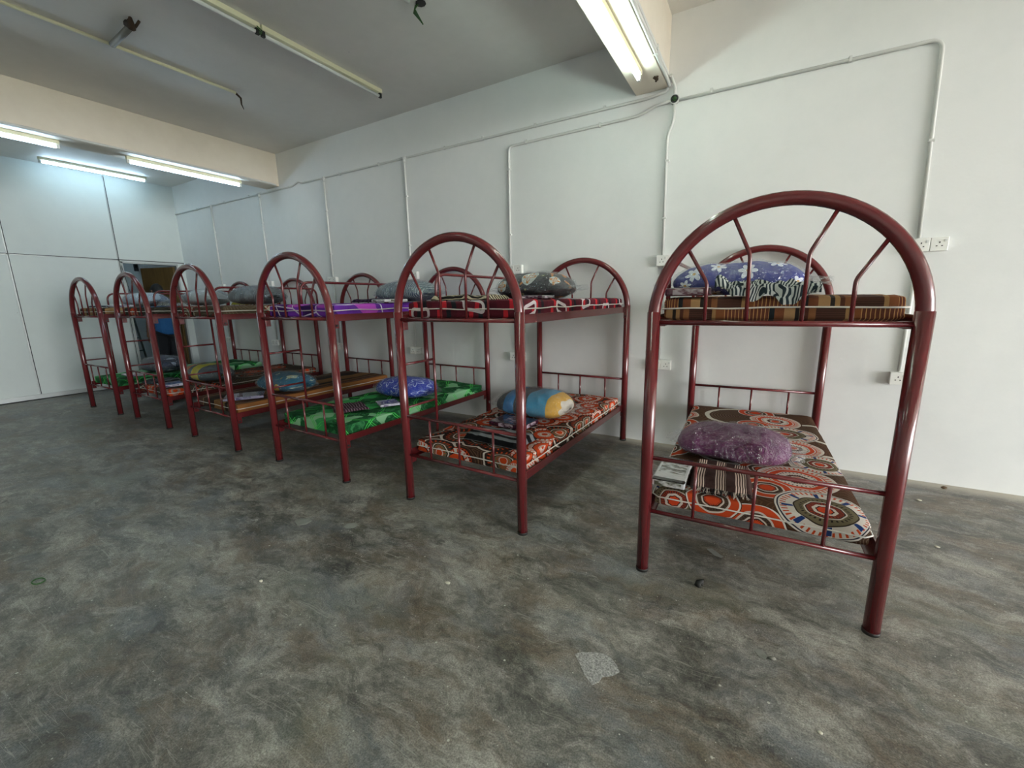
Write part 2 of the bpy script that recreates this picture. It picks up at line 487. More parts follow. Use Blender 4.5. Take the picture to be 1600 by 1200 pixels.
def hero_medallions():
    """brown sheet with explicitly placed overlapping medallions (nearest lower bunk)"""
    g = bpy.data.node_groups.new('medallion', 'ShaderNodeTree')
    I = g.interface
    for n, ty in (('UV', 'NodeSocketVector'), ('Center', 'NodeSocketVector'), ('Radius', 'NodeSocketFloat'), ('Kind', 'NodeSocketFloat'), ('Under', 'NodeSocketColor')):
        I.new_socket(n, in_out='INPUT', socket_type=ty)
    I.new_socket('Color', in_out='OUTPUT', socket_type='NodeSocketColor')
    t = NT.__new__(NT); t.t = g; t.n = g.nodes
    gi = t.node('NodeGroupInput'); go = t.node('NodeGroupOutput')
    dv = t.vm('SUBTRACT', gi.outputs['UV'], gi.outputs['Center'])
    dv = t.vm('MULTIPLY', dv, (1, 1, 0))
    x, y, _ = t.sep(dv)
    ang = t.m('ARCTAN2', y, x)
    d0 = t.m('DIVIDE', t.vm('LENGTH', dv), gi.outputs['Radius'])
    d = t.m('ADD', d0, t.m('MULTIPLY', t.m('SINE', t.m('MULTIPLY', ang, 8)), .009))
    A = t.ramp(d, [(0, '#c9421f'), (.14, '#3c1a14'), (.17, '#c9bdb2'), (.24, '#8f3320'), (.34, '#2a2320'), (.37, '#c9bdb2'), (.40, '#6b6149'), (.58, '#33291f'), (.61, '#cfc6bc'), (.9, '#2a2c3c'), (.93, '#d6cec4'), (.97, '#4c3a2d')], 'CONSTANT')
    B = t.ramp(d, [(0, '#c4441f'), (.16, '#c9bdb2'), (.2, '#5a2a1e'), (.3, '#cfc6bc'), (.52, '#c24420'), (.66, '#cfc6bc'), (.7, '#c04a28'), (.74, '#cbc0b5'), (.95, '#4c2a1e')], 'CONSTANT')
    Cc = t.ramp(d, [(0, '#c4441f'), (.3, '#3a2018'), (.34, '#c9bdb2'), (.4, '#4c3a2d'), (.55, '#c9bdb2'), (.62, '#bb421e'), (.9, '#d6cec4'), (.96, '#2c1d18')], 'CONSTANT')
    D = t.ramp(d, [(0, '#452f20'), (.86, '#c8c2b4'), (.99, '#452f20')], 'CONSTANT')
    k = gi.outputs['Kind']
    col = t.mix(t.gt(k, .5), A, B); col = t.mix(t.gt(k, 1.5), col, Cc)
    # ticks
    tk = t.gt(t.m('SINE', t.m('MULTIPLY', ang, 30)), .35)
    col = t.mix(t.m('MULTIPLY', tk, t.m('MAXIMUM', t.band(d, .24, .33), t.band(d, .44, .5))), col, '#2a2320')
    tk2 = t.gt(t.m('SINE', t.m('MULTIPLY', ang, 44)), .3)
    col = t.mix(t.m('MULTIPLY', tk2, t.band(d, .75, .87)), col, '#b8451f')
    tk3 = t.gt(t.m('SINE', t.m('ADD', t.m('MULTIPLY', ang, 8), 1.0)), .86)
    col = t.mix(t.m('MULTIPLY', t.m('MULTIPLY', tk3, t.lt(k, .5)), t.band(d, .62, .84)), col, '#223a6e')
    lines = t.lt(t.m('FRACT', t.m('MULTIPLY', d, 14)), .22)
    Dl = t.mix(t.m('MULTIPLY', t.m('MULTIPLY', lines, t.lt(d, .86)), .5), D, '#8a7560')
    col = t.mix(t.gt(k, 2.5), col, Dl)
    res = t.mix(t.lt(d, .99), gi.outputs['Under'], col)
    g.links.new(res, go.inputs['Color'])

    t = cloth('brown_hero_medallion_print')
    uv0 = t.uv()
    wv = t.noise(uv0, 4, 2, col=True)
    uv = t.vm('ADD', uv0, t.scale(t.vm('SUBTRACT', wv, (.5, .5, .5)), .03))
    v = t.vor(uv, 4.5, rnd=.9)
    ln = t.lt(t.m('FRACT', t.m('MULTIPLY', v.outputs['Distance'], 9)), .2)
    col = t.mix(t.m('MULTIPLY', ln, .35), '#4a3120', '#7a5a40')
    L = [(-.05, .62, .26, 3), (.42, .40, .22, 3), (.42, -.30, .24, 3), (.46, -1.0, .2, 3), (-.1, -.25, .2, 3),
         (-.46, .78, .10, 2), (-.47, .55, .13, 1), (-.47, .29, .15, 2), (-.46, 0.0, .13, 1), (-.47, -.29, .16, 2), (-.44, -.6, .13, 0),
         (.04, .80, .13, 2), (.20, .93, .10, 1), (.16, .60, .17, 1), (.02, .44, .11, 2), (.2, .30, .19, 0), (.0, .20, .12, 2), (.22, .0, .17, 1), (.33, -.24, .15, 0),
         (.05, -.46, .12, 2), (.20, -.52, .18, 1), (.06, -.70, .12, 2), (.02, -1.03, .13, 2), (-.33, -.98, .17, 0), (-.16, -.93, .12, 2), (.27, -.84, .19, 0)]
    for (cx, cy, r, k) in L:
        gn = t.node('ShaderNodeGroup'); gn.node_tree = g
        t.put(gn.inputs['UV'], uv)
        gn.inputs['Center'].default_value = (cx, cy, 0)
        gn.inputs['Radius'].default_value = r; gn.inputs['Kind'].default_value = float(k)
        t.put(gn.inputs['Under'], col)
        col = gn.outputs['Color']
    t.color(col)
    fold_bump(t, uv0, .2)
    return t.mat
M_med_a = hero_medallions()

def stripes_mat(name, period, stops, coord='u', wob=.01, extra=None, half=0.0):
    t = cloth(name)
    uv = t.uv()
    wv = t.noise(uv, 6, 2, col=True)
    uw = t.vm('ADD', uv, t.scale(t.vm('SUBTRACT', wv, (.5, .5, .5)), wob))
    x, y, _ = t.sep(uw)
    ox, oy, oz = t.sep(t.objc())
    step = t.m('MULTIPLY', t.lt(oz, .052), half)
    c = {'u': x, 'v': y, 's': t.m('ADD', t.m('ADD', ox, oy), t.m('MULTIPLY', t.m('SUBTRACT', t.noise(uv, 9, 2), .5), .03))}[coord]
    c = t.m('ADD', c, step)
    c = t.m('ADD', c, 10.0)
    f = t.m('FRACT', t.m('DIVIDE', c, period))
    col = t.ramp(f, stops, 'CONSTANT')
    if extra: col = extra(t, uw, f, col)
    t.color(col)
    fold_bump(t, uv)
    return t.mat

def tartan_extra(t, uw, f, col):
    x, y, _ = t.sep(uw)
    g = t.m('FRACT', t.m('DIVIDE', t.m('ADD', y, 10.03), .062))
    tk = t.m('FRACT', t.m('DIVIDE', t.m('ADD', x, 10), .0135))
    ln = t.m('MULTIPLY', t.lt(tk, .22), t.band(f, .60, .96))
    col = t.mix(ln, col, '#b98a55')
    hz = t.m('MULTIPLY', t.lt(t.m('FRACT', t.m('DIVIDE', t.m('ADD', y, 10), .009)), .25), t.band(f, .30, .50))
    return t.mix(t.m('MULTIPLY', hz, .6), col, '#1d1512')
M_tartan = stripes_mat('brown_stripe_print', .46, [(0, '#6d4029'), (.07, '#9c7a54'), (.15, '#2a2421'), (.18, '#96744c'), (.215, '#4b2a20'), (.25, '#7c5233'), (.30, '#4a2f26'), (.50, '#96744c'), (.53, '#7a4a2c'), (.6, '#62382a'), (.96, '#1f2326')], 'u', .006, tartan_extra, .11)
M_tan = stripes_mat('tan_brown_print', .5, [(0, '#8d6d48'), (.2, '#3a2c22'), (.24, '#a3855c'), (.4, '#4b382a'), (.5, '#2c2620'), (.56, '#94744c'), (.8, '#3d3026')], 's', .01)
M_lstripe = stripes_mat('lengthwise_brown_stripe_print', .92, [(0, '#7c5a38'), (.06, '#2f241d'), (.12, '#7b5a3c'), (.18, '#553a31'), (.26, '#8f7658'), (.275, '#5a4036'), (.30, '#8a5a30'), (.43, '#a08465'), (.44, '#54392f'), (.55, '#8f7658'), (.565, '#46342a'), (.66, '#2b211b'), (.74, '#352a22'), (.80, '#1f1a17'), (.815, '#86603a')], 'u', .03)

def maroon_extra(t, uw, f, col):
    ox, oy, oz = t.sep(t.objc())
    s = t.m('ADD', ox, oy)
    # white loops: rounded-rectangle rings
    a = t.m('SUBTRACT', t.m('FRACT', t.m('DIVIDE', t.m('ADD', s, 10.25), .42)), .5)
    b = t.m('SUBTRACT', t.m('ADD', oz, t.m('MULTIPLY', t.m('SINE', t.m('MULTIPLY', s, 9)), .03)), .055)
    ax = t.m('MAXIMUM', t.m('SUBTRACT', t.m('ABSOLUTE', t.m('MULTIPLY', a, .42)), .045), 0)
    bx = t.m('MAXIMUM', t.m('SUBTRACT', t.m('ABSOLUTE', b), .006), 0)
    d = t.m('SQRT', t.m('ADD', t.m('MULTIPLY', ax, ax), t.m('MULTIPLY', bx, bx)))
    return t.mix(t.band(d, .014, .034), col, '#cfc4c6')
M_maroon = stripes_mat('maroon_block_print', .24, [(0, '#5a1c28'), (.36, '#c02a34'), (.5, '#541b26'), (.66, '#1f2126'), (.8, '#4f1a24')], 's', .015, maroon_extra, .045)

def purple_mat():
    t = cloth('purple_block_print')
    uv = t.uv()
    wv = t.noise(uv, 6, 2, col=True)
    uw = t.vm('ADD', uv, t.scale(t.vm('SUBTRACT', wv, (.5, .5, .5)), .012))
    v = t.vor(uw, 5.5, dist='CHEBYCHEV', rnd=.9)
    r = t.sep(v.outputs['Color'])
    col = t.ramp(r[0], [(0, '#5d2a8c'), (.3, '#7433a2'), (.5, '#3a1a5c'), (.66, '#b04bb8'), (.86, '#7a34b0'), (.94, '#c2b6cc')], 'CONSTANT')
    rd = t.m('ABSOLUTE', t.m('SUBTRACT', t.vm('DISTANCE', t.vm('MULTIPLY', t.vm('ADD', uw, (.2, .1, 0)), (1, 1, 0)), (0.25, -.7, 0)), .38))
    col = t.mix(t.lt(rd, .006), col, '#d8cfe0')
    w = t.vor(t.vm('ADD', uw, (3, 3, 0)), 2.4, 'DISTANCE_TO_EDGE', rnd=.7)
    col = t.mix(t.lt(w.outputs['Distance'], .014), col, '#d8cfe0')
    t.color(col); fold_bump(t, uv)
    return t.mat
M_purple = purple_mat()

def green_mat(name, seed=0.0):
    t = cloth(name)
    uv = t.vm('ADD', t.uv(), (seed, seed, 0))
    wv = t.noise(uv, 4, 3, col=True)
    uw = t.vm('ADD', uv, t.scale(t.vm('SUBTRACT', wv, (.5, .5, .5)), .05))
    mb = t.noise(uw, 5, 3, .5, dist=2.5)
    col = t.ramp(mb, [(.35, '#123a20'), (.46, '#1c5c30'), (.52, '#164626'), (.58, '#3c8450'), (.66, '#1a5530')])
    v = t.vor(uw, 6.0, dist='MANHATTAN', rnd=.95)
    r = t.sep(v.outputs['Color'])
    col = t.mix(t.gt(r[0], .72), col, '#8cc093')
    col = t.mix(t.band(r[0], .60, .72), col, '#3f9c58')
    rt = t.node('ShaderNodeVectorRotate'); rt.inputs['Angle'].default_value = .9
    t.put(rt.inputs['Vector'], uw)
    x, y, _ = t.sep(rt.outputs[0])
    g = t.gt(t.noise(uv, 3.3, 1), .43)
    for c, per, o in ((x, .21, .1), (x, .21, .118), (y, .27, .03), (y, .27, .05)):
        f = t.m('FRACT', t.m('DIVIDE', t.m('ADD', c, 10 + o), per))
        col = t.mix(t.m('MULTIPLY', t.lt(f, .03), g), col, '#4fd05a')
    t.color(col); fold_bump(t, t.uv(), .35, 6)
    return t.mat
M_green = green_mat('green_geometric_print')
M_green2 = green_mat('green_marbled_print', 3.3)

# pillow prints
def flower_mat():
    t = cloth('blue_daisy_print', .7)
    uv = t.uv()
    v = t.vor(uv, 8.5, rnd=.75)
    dv = t.vm('MULTIPLY', t.vm('SUBTRACT', uv, v.outputs['Position']), (1, 1, 0))
    d = t.vm('LENGTH', dv)
    x, y, _ = t.sep(dv)
    a = t.m('ADD', t.m('ARCTAN2', y, x), t.m('MULTIPLY', t.sep(v.outputs['Color'])[1], 6))
    sz = t.m('ADD', t.m('MULTIPLY', t.sep(v.outputs['Color'])[0], .018), .018)
    pr = t.m('MULTIPLY', sz, t.m('ADD', .62, t.m('MULTIPLY', t.m('ABSOLUTE', t.m('SINE', t.m('MULTIPLY', a, 3))), .8)))
    base = t.mix(t.noise(uv, 14, 2), '#2c3478', '#3b4590')
    col = t.mix(t.lt(d, pr), base, '#d7dce6')
    col = t.mix(t.lt(d, .0075), col, '#c79a55')
    t.color(col); fold_bump(t, uv, .3, 10)
    return t.mat

def star_mat():
    t = cloth('blue_star_print', .7)
    uv = t.uv()
    v = t.vor(uv, 7.5, rnd=.8)
    dv = t.vm('MULTIPLY', t.vm('SUBTRACT', uv, v.outputs['Position']), (1, 1, 0))
    d = t.vm('LENGTH', dv); x, y, _ = t.sep(dv)
    a = t.m('ADD', t.m('ARCTAN2', y, x), t.m('MULTIPLY', t.sep(v.outputs['Color'])[1], 6))
    tri = t.m('ABSOLUTE', t.m('SUBTRACT', t.m('FRACT', t.m('MULTIPLY', a, 5 / (2 * pi))), .5))
    pr = t.m('ADD', .018, t.m('MULTIPLY', tri, .075))
    col = t.mix(t.lt(t.m('ABSOLUTE', t.m('SUBTRACT', d, pr)), .0035), '#1f37a8', '#cdd6f0')
    sq = t.noise(uv, 20, 2)
    col = t.mix(t.m('MULTIPLY', t.band(sq, .585, .61), .8), col, '#8fa2dc')
    t.color(col); fold_bump(t, uv, .3, 10)
    return t.mat

def plum_mat():
    t = cloth('plum_satin', .45)
    uv = t.uv()
    t.color(t.mix(t.noise(uv, 9, 3), '#4f1746', '#6c2259'))
    t.bump(t.noise(uv, 8, 4, .6, dist=1.5), .8, .03)
    return t.mat

def motif_mat():
    t = cloth('charcoal_motif_print', .6)
    uv = t.uv()
    base = t.mix(t.noise(uv, 12, 3), '#25282b', '#343739')
    n = t.noise(uv, 9, 1, .4, dist=1.2)
    base = t.mix(t.gt(n, .66), base, '#b8742e')
    base = t.mix(t.lt(n, .30), base, '#8c8a58')
    for (cx, cy, r) in ((.02, -.075, .058), (-.19, -.13, .042), (.21, -.09, .034)):
        dv = t.vm('SUBTRACT', uv, (cx, cy, 0)); d = t.vm('LENGTH', t.vm('MULTIPLY', dv, (1, 1, 0)))
        x, y, _ = t.sep(dv)
        a = t.m('ARCTAN2', y, x)
        base = t.mix(t.lt(d, r), base, '#b9c0bb')
        pr = t.m('MULTIPLY', r, t.m('ADD', .45, t.m('MULTIPLY', t.m('COSINE', t.m('MULTIPLY', a, 4)), .3)))
        base = t.mix(t.lt(t.m('ABSOLUTE', t.m('SUBTRACT', d, pr)), .007), base, '#c07a32')
    t.color(base); fold_bump(t, uv, .4, 9)
    return t.mat

def block_mat(name, stops, scale=7.0, seed=0.0, dist='CHEBYCHEV', ln=None):
    t = cloth(name, .65)
    uv = t.uv(); u2 = t.vm('ADD', uv, (seed, seed * .6, 0))
    v = t.vor(u2, scale, dist=dist, rnd=.9)
    col = t.ramp(t.sep(v.outputs['Color'])[0], stops, 'CONSTANT')
    if ln:
        x = t.sep(u2)[0]
        n = t.noise(u2, 40, 2)
        f = t.m('FRACT', t.m('ADD', t.m('DIVIDE', t.m('ADD', x, 5), .016), n))
        col = t.mix(t.lt(f, .35), col, ln)
    t.color(col); fold_bump(t, uv, .4, 10)
    return t.mat

def bands_mat(name, stops, w=.62):
    t = cloth(name, .65)
    uv = t.uv(); wv = t.noise(uv, 6, 2)
    x = t.sep(uv)[0]
    f = t.m('ADD', t.m('DIVIDE', t.m('ADD', x, w / 2), w), t.m('MULTIPLY', t.m('SUBTRACT', wv, .5), .12), clamp=True)
    t.color(t.ramp(f, stops, 'CONSTANT')); fold_bump(t, uv, .4, 10)
    return t.mat

def blob_mat(name, base, blob, b2, seed):
    t = cloth(name, .6)
    uv = t.uv(); u = t.vm('ADD', uv, (seed, seed, 0))
    n = t.noise(u, 6, 1, .4)
    col = t.mix(t.gt(n, .62), base, blob)
    n2 = t.noise(t.vm('ADD', u, (5, 1, 0)), 13, 3, .6)
    col = t.mix(t.gt(n2, .62), col, b2)
    t.color(col); fold_bump(t, uv, .4, 10)
    return t.mat

P_flower, P_star, P_plum, P_motif = flower_mat(), star_mat(), plum_mat(), motif_mat()
P_block = bands_mat('grey_blue_yellow_patchwork', [(0, '#45484c'), (.2, '#2a78b4'), (.36, '#3b3d42'), (.55, '#3f93b8'), (.8, '#d2a13e'), (.94, '#d8cfc0')])
P_speck = block_mat('blue_grey_speckled_print', [(0, '#3c5266'), (.4, '#4d6270'), (.7, '#6b7b80')], 20, 1.0, 'EUCLIDEAN', '#a9b4b6')
P_grey = block_mat('dark_grey_leaf_print', [(0, '#3b4348'), (.4, '#2a3034'), (.8, '#5c646a')], 12, 2.0, 'MANHATTAN', '#5e6a72')
P_silver = blob_mat('pale_silver_print', '#a9aeb0', '#7c868c', '#dfe2e2', 1.0)
P_white = blob_mat('white_blue_print', '#a7b2c2', '#5d6d88', '#e1e6ee', 5.0)
P_teal = blob_mat('teal_yellow_print', '#17617c', '#c7a83a', '#b6c2a8', 8.15)
P_yel = bands_mat('grey_yellow_orange_patchwork', [(0, '#c9b33a'), (.08, '#44545c'), (.2, '#c0713c'), (.36, '#3c4c50'), (.5, '#c4b428'), (.72, '#38464c')])
P_navy = block_mat('navy_speckled_print', [(0, '#2b3348'), (.5, '#39425a'), (.9, '#98a2b4')], 26, 4.0, 'EUCLIDEAN')

def zebra(name, a, b, per=.02, coord='u', frac=.5, wob=.02):
    t = cloth(name, .9)
    uv = t.uv(); wv = t.noise(uv, 9, 2, col=True)
    uw = t.vm('ADD', uv, t.scale(t.vm('SUBTRACT', wv, (.5, .5, .5)), wob))
    x, y, _ = t.sep(uw)
    c = x if coord == 'u' else y
    f = t.m('FRACT', t.m('DIVIDE', t.m('ADD', c, 10), per))
    t.color(t.mix(t.lt(f, frac), a, b)); fold_bump(t, uv, .5, 16)
    return t.mat

def towel_mat():
    t = cloth('brown_striped_towel', .95)
    x, y, _ = t.sep(t.uv())
    f = t.m('FRACT', t.m('DIVIDE', t.m('ADD', x, 10.0), .085))
    l = t.m('MULTIPLY', t.lt(t.m('FRACT', t.m('DIVIDE', t.m('ADD', x, 10.0), .0105)), .5), t.band(f, .3, .86))
    base = t.mix(t.noise(t.vm('MULTIPLY', t.uv(), (1, 3, 1)), 50, 3), '#2c1c1a', '#4a3430')
    t.color(t.mix(l, base, '#cdb7a8')); t.bump(t.noise(t.uv(), 120, 2), .5, .004)
    return t.mat
T_towel = towel_mat()
T_zebra = zebra('black_white_striped_towel', '#2b353b', '#b9bdb9', .0155, 'u', .5, .13)
T_grey = zebra('grey_black_striped_blanket', '#101113', '#74787a', .075, 'v', .5, .015)
T_zeb2 = zebra('cream_black_zebra_cloth', '#1d1b19', '#b5a890', .03, 'v', .5, .06)
T_plum = zebra('plum_pinstripe_cloth', '#33202a', '#7b6570', .022, 'v', .35, .01)
T_dpur = zebra('dark_purple_cloth', '#251a2e', '#3d2c48', .05, 'u', .5, .03)
T_cam = zebra('black_grey_patterned_cloth', '#24272b', '#5c6468', .03, 'u', .45, .06)

def packet(name, base, pic, edge, k=1.0):
    t = NT(name, .2)
    uv = t.uv(); x, y, _ = t.sep(uv)
    n = t.noise(t.vm('MULTIPLY', uv, (1, 2.2, 1)), 16, 3, .6)
    inside = t.m('MULTIPLY', t.lt(t.m('ABSOLUTE', x), .062), t.lt(t.m('ABSOLUTE', t.m('SUBTRACT', y, .01)), .075 * k))
    col = t.mix(t.m('MULTIPLY', inside, t.ramp(n, [(.42, 0.0), (.56, 1.0)])), base, pic)
    col = t.mix(t.gt(t.m('ABSOLUTE', y), .135), col, edge)
    t.color(col)
    t.bump(t.noise(uv, 14, 3, .6), .4, .02)
    t.bsdf.inputs['Coat Weight'].default_value = .8
    return t.mat
K_white = packet('white_photo_packet', '#cfcfd0', '#5a5a4a', '#141414')
K_maroon = packet('maroon_packet_print', '#3e1c30', '#b9a9b4', '#7d6e78')
K_purple = packet('purple_white_packet', '#b9b6c6', '#4a3566', '#3a1f4c')
K_silver = packet('silver_mauve_packet', '#8b88a0', '#55506a', '#4a1a20')
K_pink = packet('pale_pink_packet', '#a89aa6', '#74657a', '#6a5a6c')
K_foil = packet('maroon_foil_packet', '#4a1d2c', '#9a8f94', '#b4aeb2')

#@@SETTING
# ------------------------------------------------------------------ the setting
WY = 3.95; CH = 3.43; PX = -9.3
def struct(name, mb, mat, parent=None, **kw):
    o = mb.obj(name, mat, parent, **kw)
    if not parent: o['kind'] = 'structure'
    return o

# floor, one slab through both rooms
fl = MB(); fl.box(-12.6, FRONT_X + .3, -3.0, WY, -.15, 0)
floor_o = struct('floor', fl, M_floor)
gr = MB(); gr.box(FRONT_X + .3, 40, -30, 34, -.25, -.12)
struct('ground', gr, plain('pavement_concrete', '#8e8b84', .9, .2, 4))
b = MB(); b.box(-12.6, FRONT_X + .3, WY, WY + .15, -.15, CH + .25)
struct('wall_back', b, M_wall)
b = MB(); b.box(-12.6, FRONT_X + .3, -3.15, -3.0, -.15, CH + .25)
struct('wall_left', b, M_wall)
b = MB(); b.box(-12.6, -.8, -3.0, WY, CH, CH + .25); b.box(-.8, FRONT_X + .3, -3.0, WY, CH + .085, CH + .25)
struct('ceiling', b, M_ceil)
# shop front wall with its wide opening
b = MB()
b.box(FRONT_X, FRONT_X + .15, -3.0, -2.7, 0, CH + .1); b.box(FRONT_X, FRONT_X + .15, 3.6, WY, 0, CH + .1)
b.box(FRONT_X, FRONT_X + .15, -2.7, 3.6, 3.1, CH + .1)
struct('wall_front', b, M_wall)
b = MB(); b.box(-12.6, -12.45, -3.0, WY, 0, CH)
struct('wall_far', b, M_far)
# beams
b = MB(); b.box(-1.055, -.795, -3.0, WY, 3.0, CH + .085)
struct('ceiling_beam', b, M_beam, bevel=.006)
b = MB(); b.box(-6.43, -6.13, -3.0, WY, 3.0, CH)
struct('ceiling_beam', b, M_beam, bevel=.006)
b = MB(); b.box(4.2, 4.46, -3.0, WY, 3.0, CH + .085)
struct('ceiling_beam', b, M_beam, bevel=.006)
# floor repair patches are part of the floor
def patch_mat():
    t = NT('grey_cement_patch', .95)
    n = t.noise(t.objc(), 130, 4, .8)
    t.color(t.ramp(n, [(.36, '#6c6b69'), (.5, '#9a9996'), (.64, '#c4c2bd')])); t.bump(n, .9, .004)
    return t.mat
M_patch = patch_mat()
M_patch2 = plain('pale_paint_spill', '#8f918a', .8, .2, 50)
def patch(cx, cy, pts, mat):
    mb = MB(); mb.prism([(cx + a, cy + b_) for a, b_ in pts], 0.0, .0012)
    o = mb.obj('cement_patch', mat, floor_o)
    return o
patch(-0.415, 1.298, [(-0.094, 0.011), (-0.064, -0.019), (-0.026, -0.061), (0.009, -0.083), (0.025, -0.062), (0.03, -0.036), (0.061, -0.012), (0.078, 0.016), (0.062, 0.038), (0.033, 0.061), (0.004, 0.066), (-0.039, 0.052), (-0.078, 0.03)], M_patch)
patch(-2.374, 1.430, [(-0.055, -0.024), (-0.049, 0.015), (0.002, 0.043), (0.042, 0.028), (0.046, -0.014), (0.014, -0.048)], M_patch2)
patch(-2.063, 1.537, [(-0.031, -0.028), (-0.041, 0.009), (-0.002, 0.039), (0.037, 0.026), (0.034, -0.01), (0.002, -0.035)], M_patch2)
patch(0.108, 1.654, [(-0.023, 0.004), (-0.015, 0.019), (0.007, 0.02), (0.021, -0.002), (0.015, -0.022), (-0.006, -0.017)], M_patch2)
patch(-0.103, 2.278, [(-0.045, 0.022), (-0.021, 0.041), (0.039, -0.012), (0.031, -0.029), (-0.003, -0.022)], M_patch2)
# partition wall: boards with aluminium joints and a doorway
b = MB()
b.box(PX - .05, PX, -3.0, 3.03, 0, CH); b.box(PX - .05, PX, 3.03, 3.84, 2.09, CH); b.box(PX - .05, PX, 3.84, WY, 0, CH)
part_o = struct('wall_partition', b, M_part)
for y in (-1.87, -.65, .57, 1.79, 3.01):
    mb = MB(); mb.box(PX, PX + .004, y - .012, y + .012, .07, CH - .02, 0); mb.box(PX + .003, PX + .006, y + .002, y + .010, .07, CH - .02, 1)
    mb.obj('joint_strip', [M_alu, M_joint], part_o)
mb = MB(); mb.box(PX, PX + .004, -3.0, WY, 2.100, 2.124, 0); mb.box(PX + .003, PX + .007, -3.0, WY, 2.112, 2.121, 1)
mb.obj('joint_strip', [M_alu, M_joint], part_o)
mb = MB(); mb.box(PX, PX + .02, -3.0, 3.03, .012, .075, 0); mb.box(PX, PX + .02, 3.88, WY, .012, .075, 0); mb.box(PX - .01, PX + .012, -3.0, 3.03, 0, .012, 1)
o = mb.obj('baseboard_partition', [M_alu, M_joint]); o['kind'] = 'structure'
# door frame and open leaf
mb = MB(); mb.box(PX - .06, PX + .012, 3.03, 3.055, 0, 2.09); mb.box(PX - .06, PX + .012, 3.815, 3.84, 0, 2.09); mb.box(PX - .06, PX + .012, 3.03, 3.84, 2.065, 2.09)
o = mb.obj('door_1', M_alu); o['kind'] = 'structure'
d1 = o
def wood():
    t = NT('brown_veneer', .55)
    p = t.vm('MULTIPLY', t.objc(), (9, 9, 1.2))
    t.color(t.ramp(t.noise(p, 2.5, 5, .6, dist=.5), [(.3, '#56431f'), (.7, '#6d5529')]))
    return t.mat
M_wood = wood()
mb = MB(); mb.box(-.76, 0, -.02, .02, .01, 2.045)
leaf = mb.obj('door_leaf', M_wood, d1, bevel=.003)
leaf.location = (PX - .065, 3.80, 0); leaf.rotation_euler = (0, 0, .30)
mb = MB(); mb.tube([(-.69, -.02, 1.0), (-.69, -.055, 1.0), (-.60, -.055, 1.0)], .009, 8); mb.tube([(-.69, -.018, 1.0), (-.69, -.026, 1.0)], .025, 14)
mb.obj('door_handle', M_steel, leaf)
#@@LAMPS
# ------------------------------------------------------------------ fluorescent lamps (tube runs along y)
def lamp(label, x, y0, y1, z, lit, side='down', group=None):
    """batten against the surface at height z, tube just under it"""
    t = thing('fluorescent_lamp', label, 'lamp', (x, (y0 + y1) / 2, z), 0, group)
    h = (y1 - y0) / 2
    m = MB(); m.box(-.022, .022, -h, h, -.038, 0)
    m.obj('batten', M_batten, t, bevel=.004)
    m = MB(); m.tube([(0, -h + .03, -.062), (0, h - .03, -.062)], .0135, 14)
    m.obj('tube', lit or M_tube_off, t)
    for s in (-1, 1):
        m = MB(); m.box(-.012, .012, min(s * h, s * (h - .028)), max(s * h, s * (h - .028)), -.078, -.034)
        m.obj('lamp_holder', M_dark if not lit else M_pvc, t, bevel=.003)
    return t
lamp('lit fluorescent tube with greenish glow under the near ceiling beam', -.93, 2.34, 3.55, 3.0, M_lit_near)
lamp('added unseen fill tube under the near beam, over the camera side', -.93, .95, 2.16, 3.0, M_lit_near)  # added out of view to brighten the middle of the room
lamp('added unseen fill tube under the near beam, farther from the side wall', -.93, -1.6, -.39, 3.0, M_lit_near)  # unseen extra tube, put in to lift wall and floor light
lamp('added unseen fill tube under the far beam, farther from the side wall', -6.28, -1.5, -.29, 3.0, M_lit_far)  # extra tube outside the view, added as fill for the far bay
lamp('added unseen fill tube under the shop front beam, nearer the side wall', 4.33, 1.8, 3.01, 3.0, M_lit_near)  # unseen tube added to even out the room light
lamp('added unseen fill tube under the shop front beam, over the aisle', 4.33, -.9, .31, 3.0, M_lit_near)  # second unseen tube on this beam, also added for evenness
lamp('lit fluorescent tube under the far ceiling beam, nearer the side wall', -6.28, 2.27, 3.50, 3.0, M_lit_far)
lamp('lit fluorescent tube under the far ceiling beam, cut by the left edge of the photo', -6.28, .50, 1.74, 3.0, M_lit_far)
lamp('lit fluorescent tube on the ceiling right in front of the pale partition', -8.93, 2.22, 3.45, CH, M_lit_far)
lamp('lit fluorescent tube in the small room beyond the doorway', -11.6, 2.0, 3.22, CH, M_lit_far)
lamp('added unseen fill tube on the bare ceiling, past the unlit pair', -3.48, -1.45, -.24, CH, M_lit_near)  # added beyond the view as fill for the room centre
lamp('unlit fluorescent tube on the bare ceiling, half nearer the side wall', -3.48, 2.24, 3.44, CH, None)
lamp('unlit fluorescent tube on the bare ceiling, cut by the top edge of the photo', -3.48, 1.02, 2.225, CH, None)
# wires where the two unlit lamps meet
m = MB()
for k in range(3):
    m.tube([(-3.48 + .01 * k, 2.20, CH - .03), (-3.465 + .012 * k, 2.225, CH - .075 + .01 * k), (-3.48, 2.25, CH - .04)], .0035, 6)
o = m.obj('lamp_wire', M_green_wire); prop(o, 'short green wires joining the two unlit ceiling tubes', 'wire')
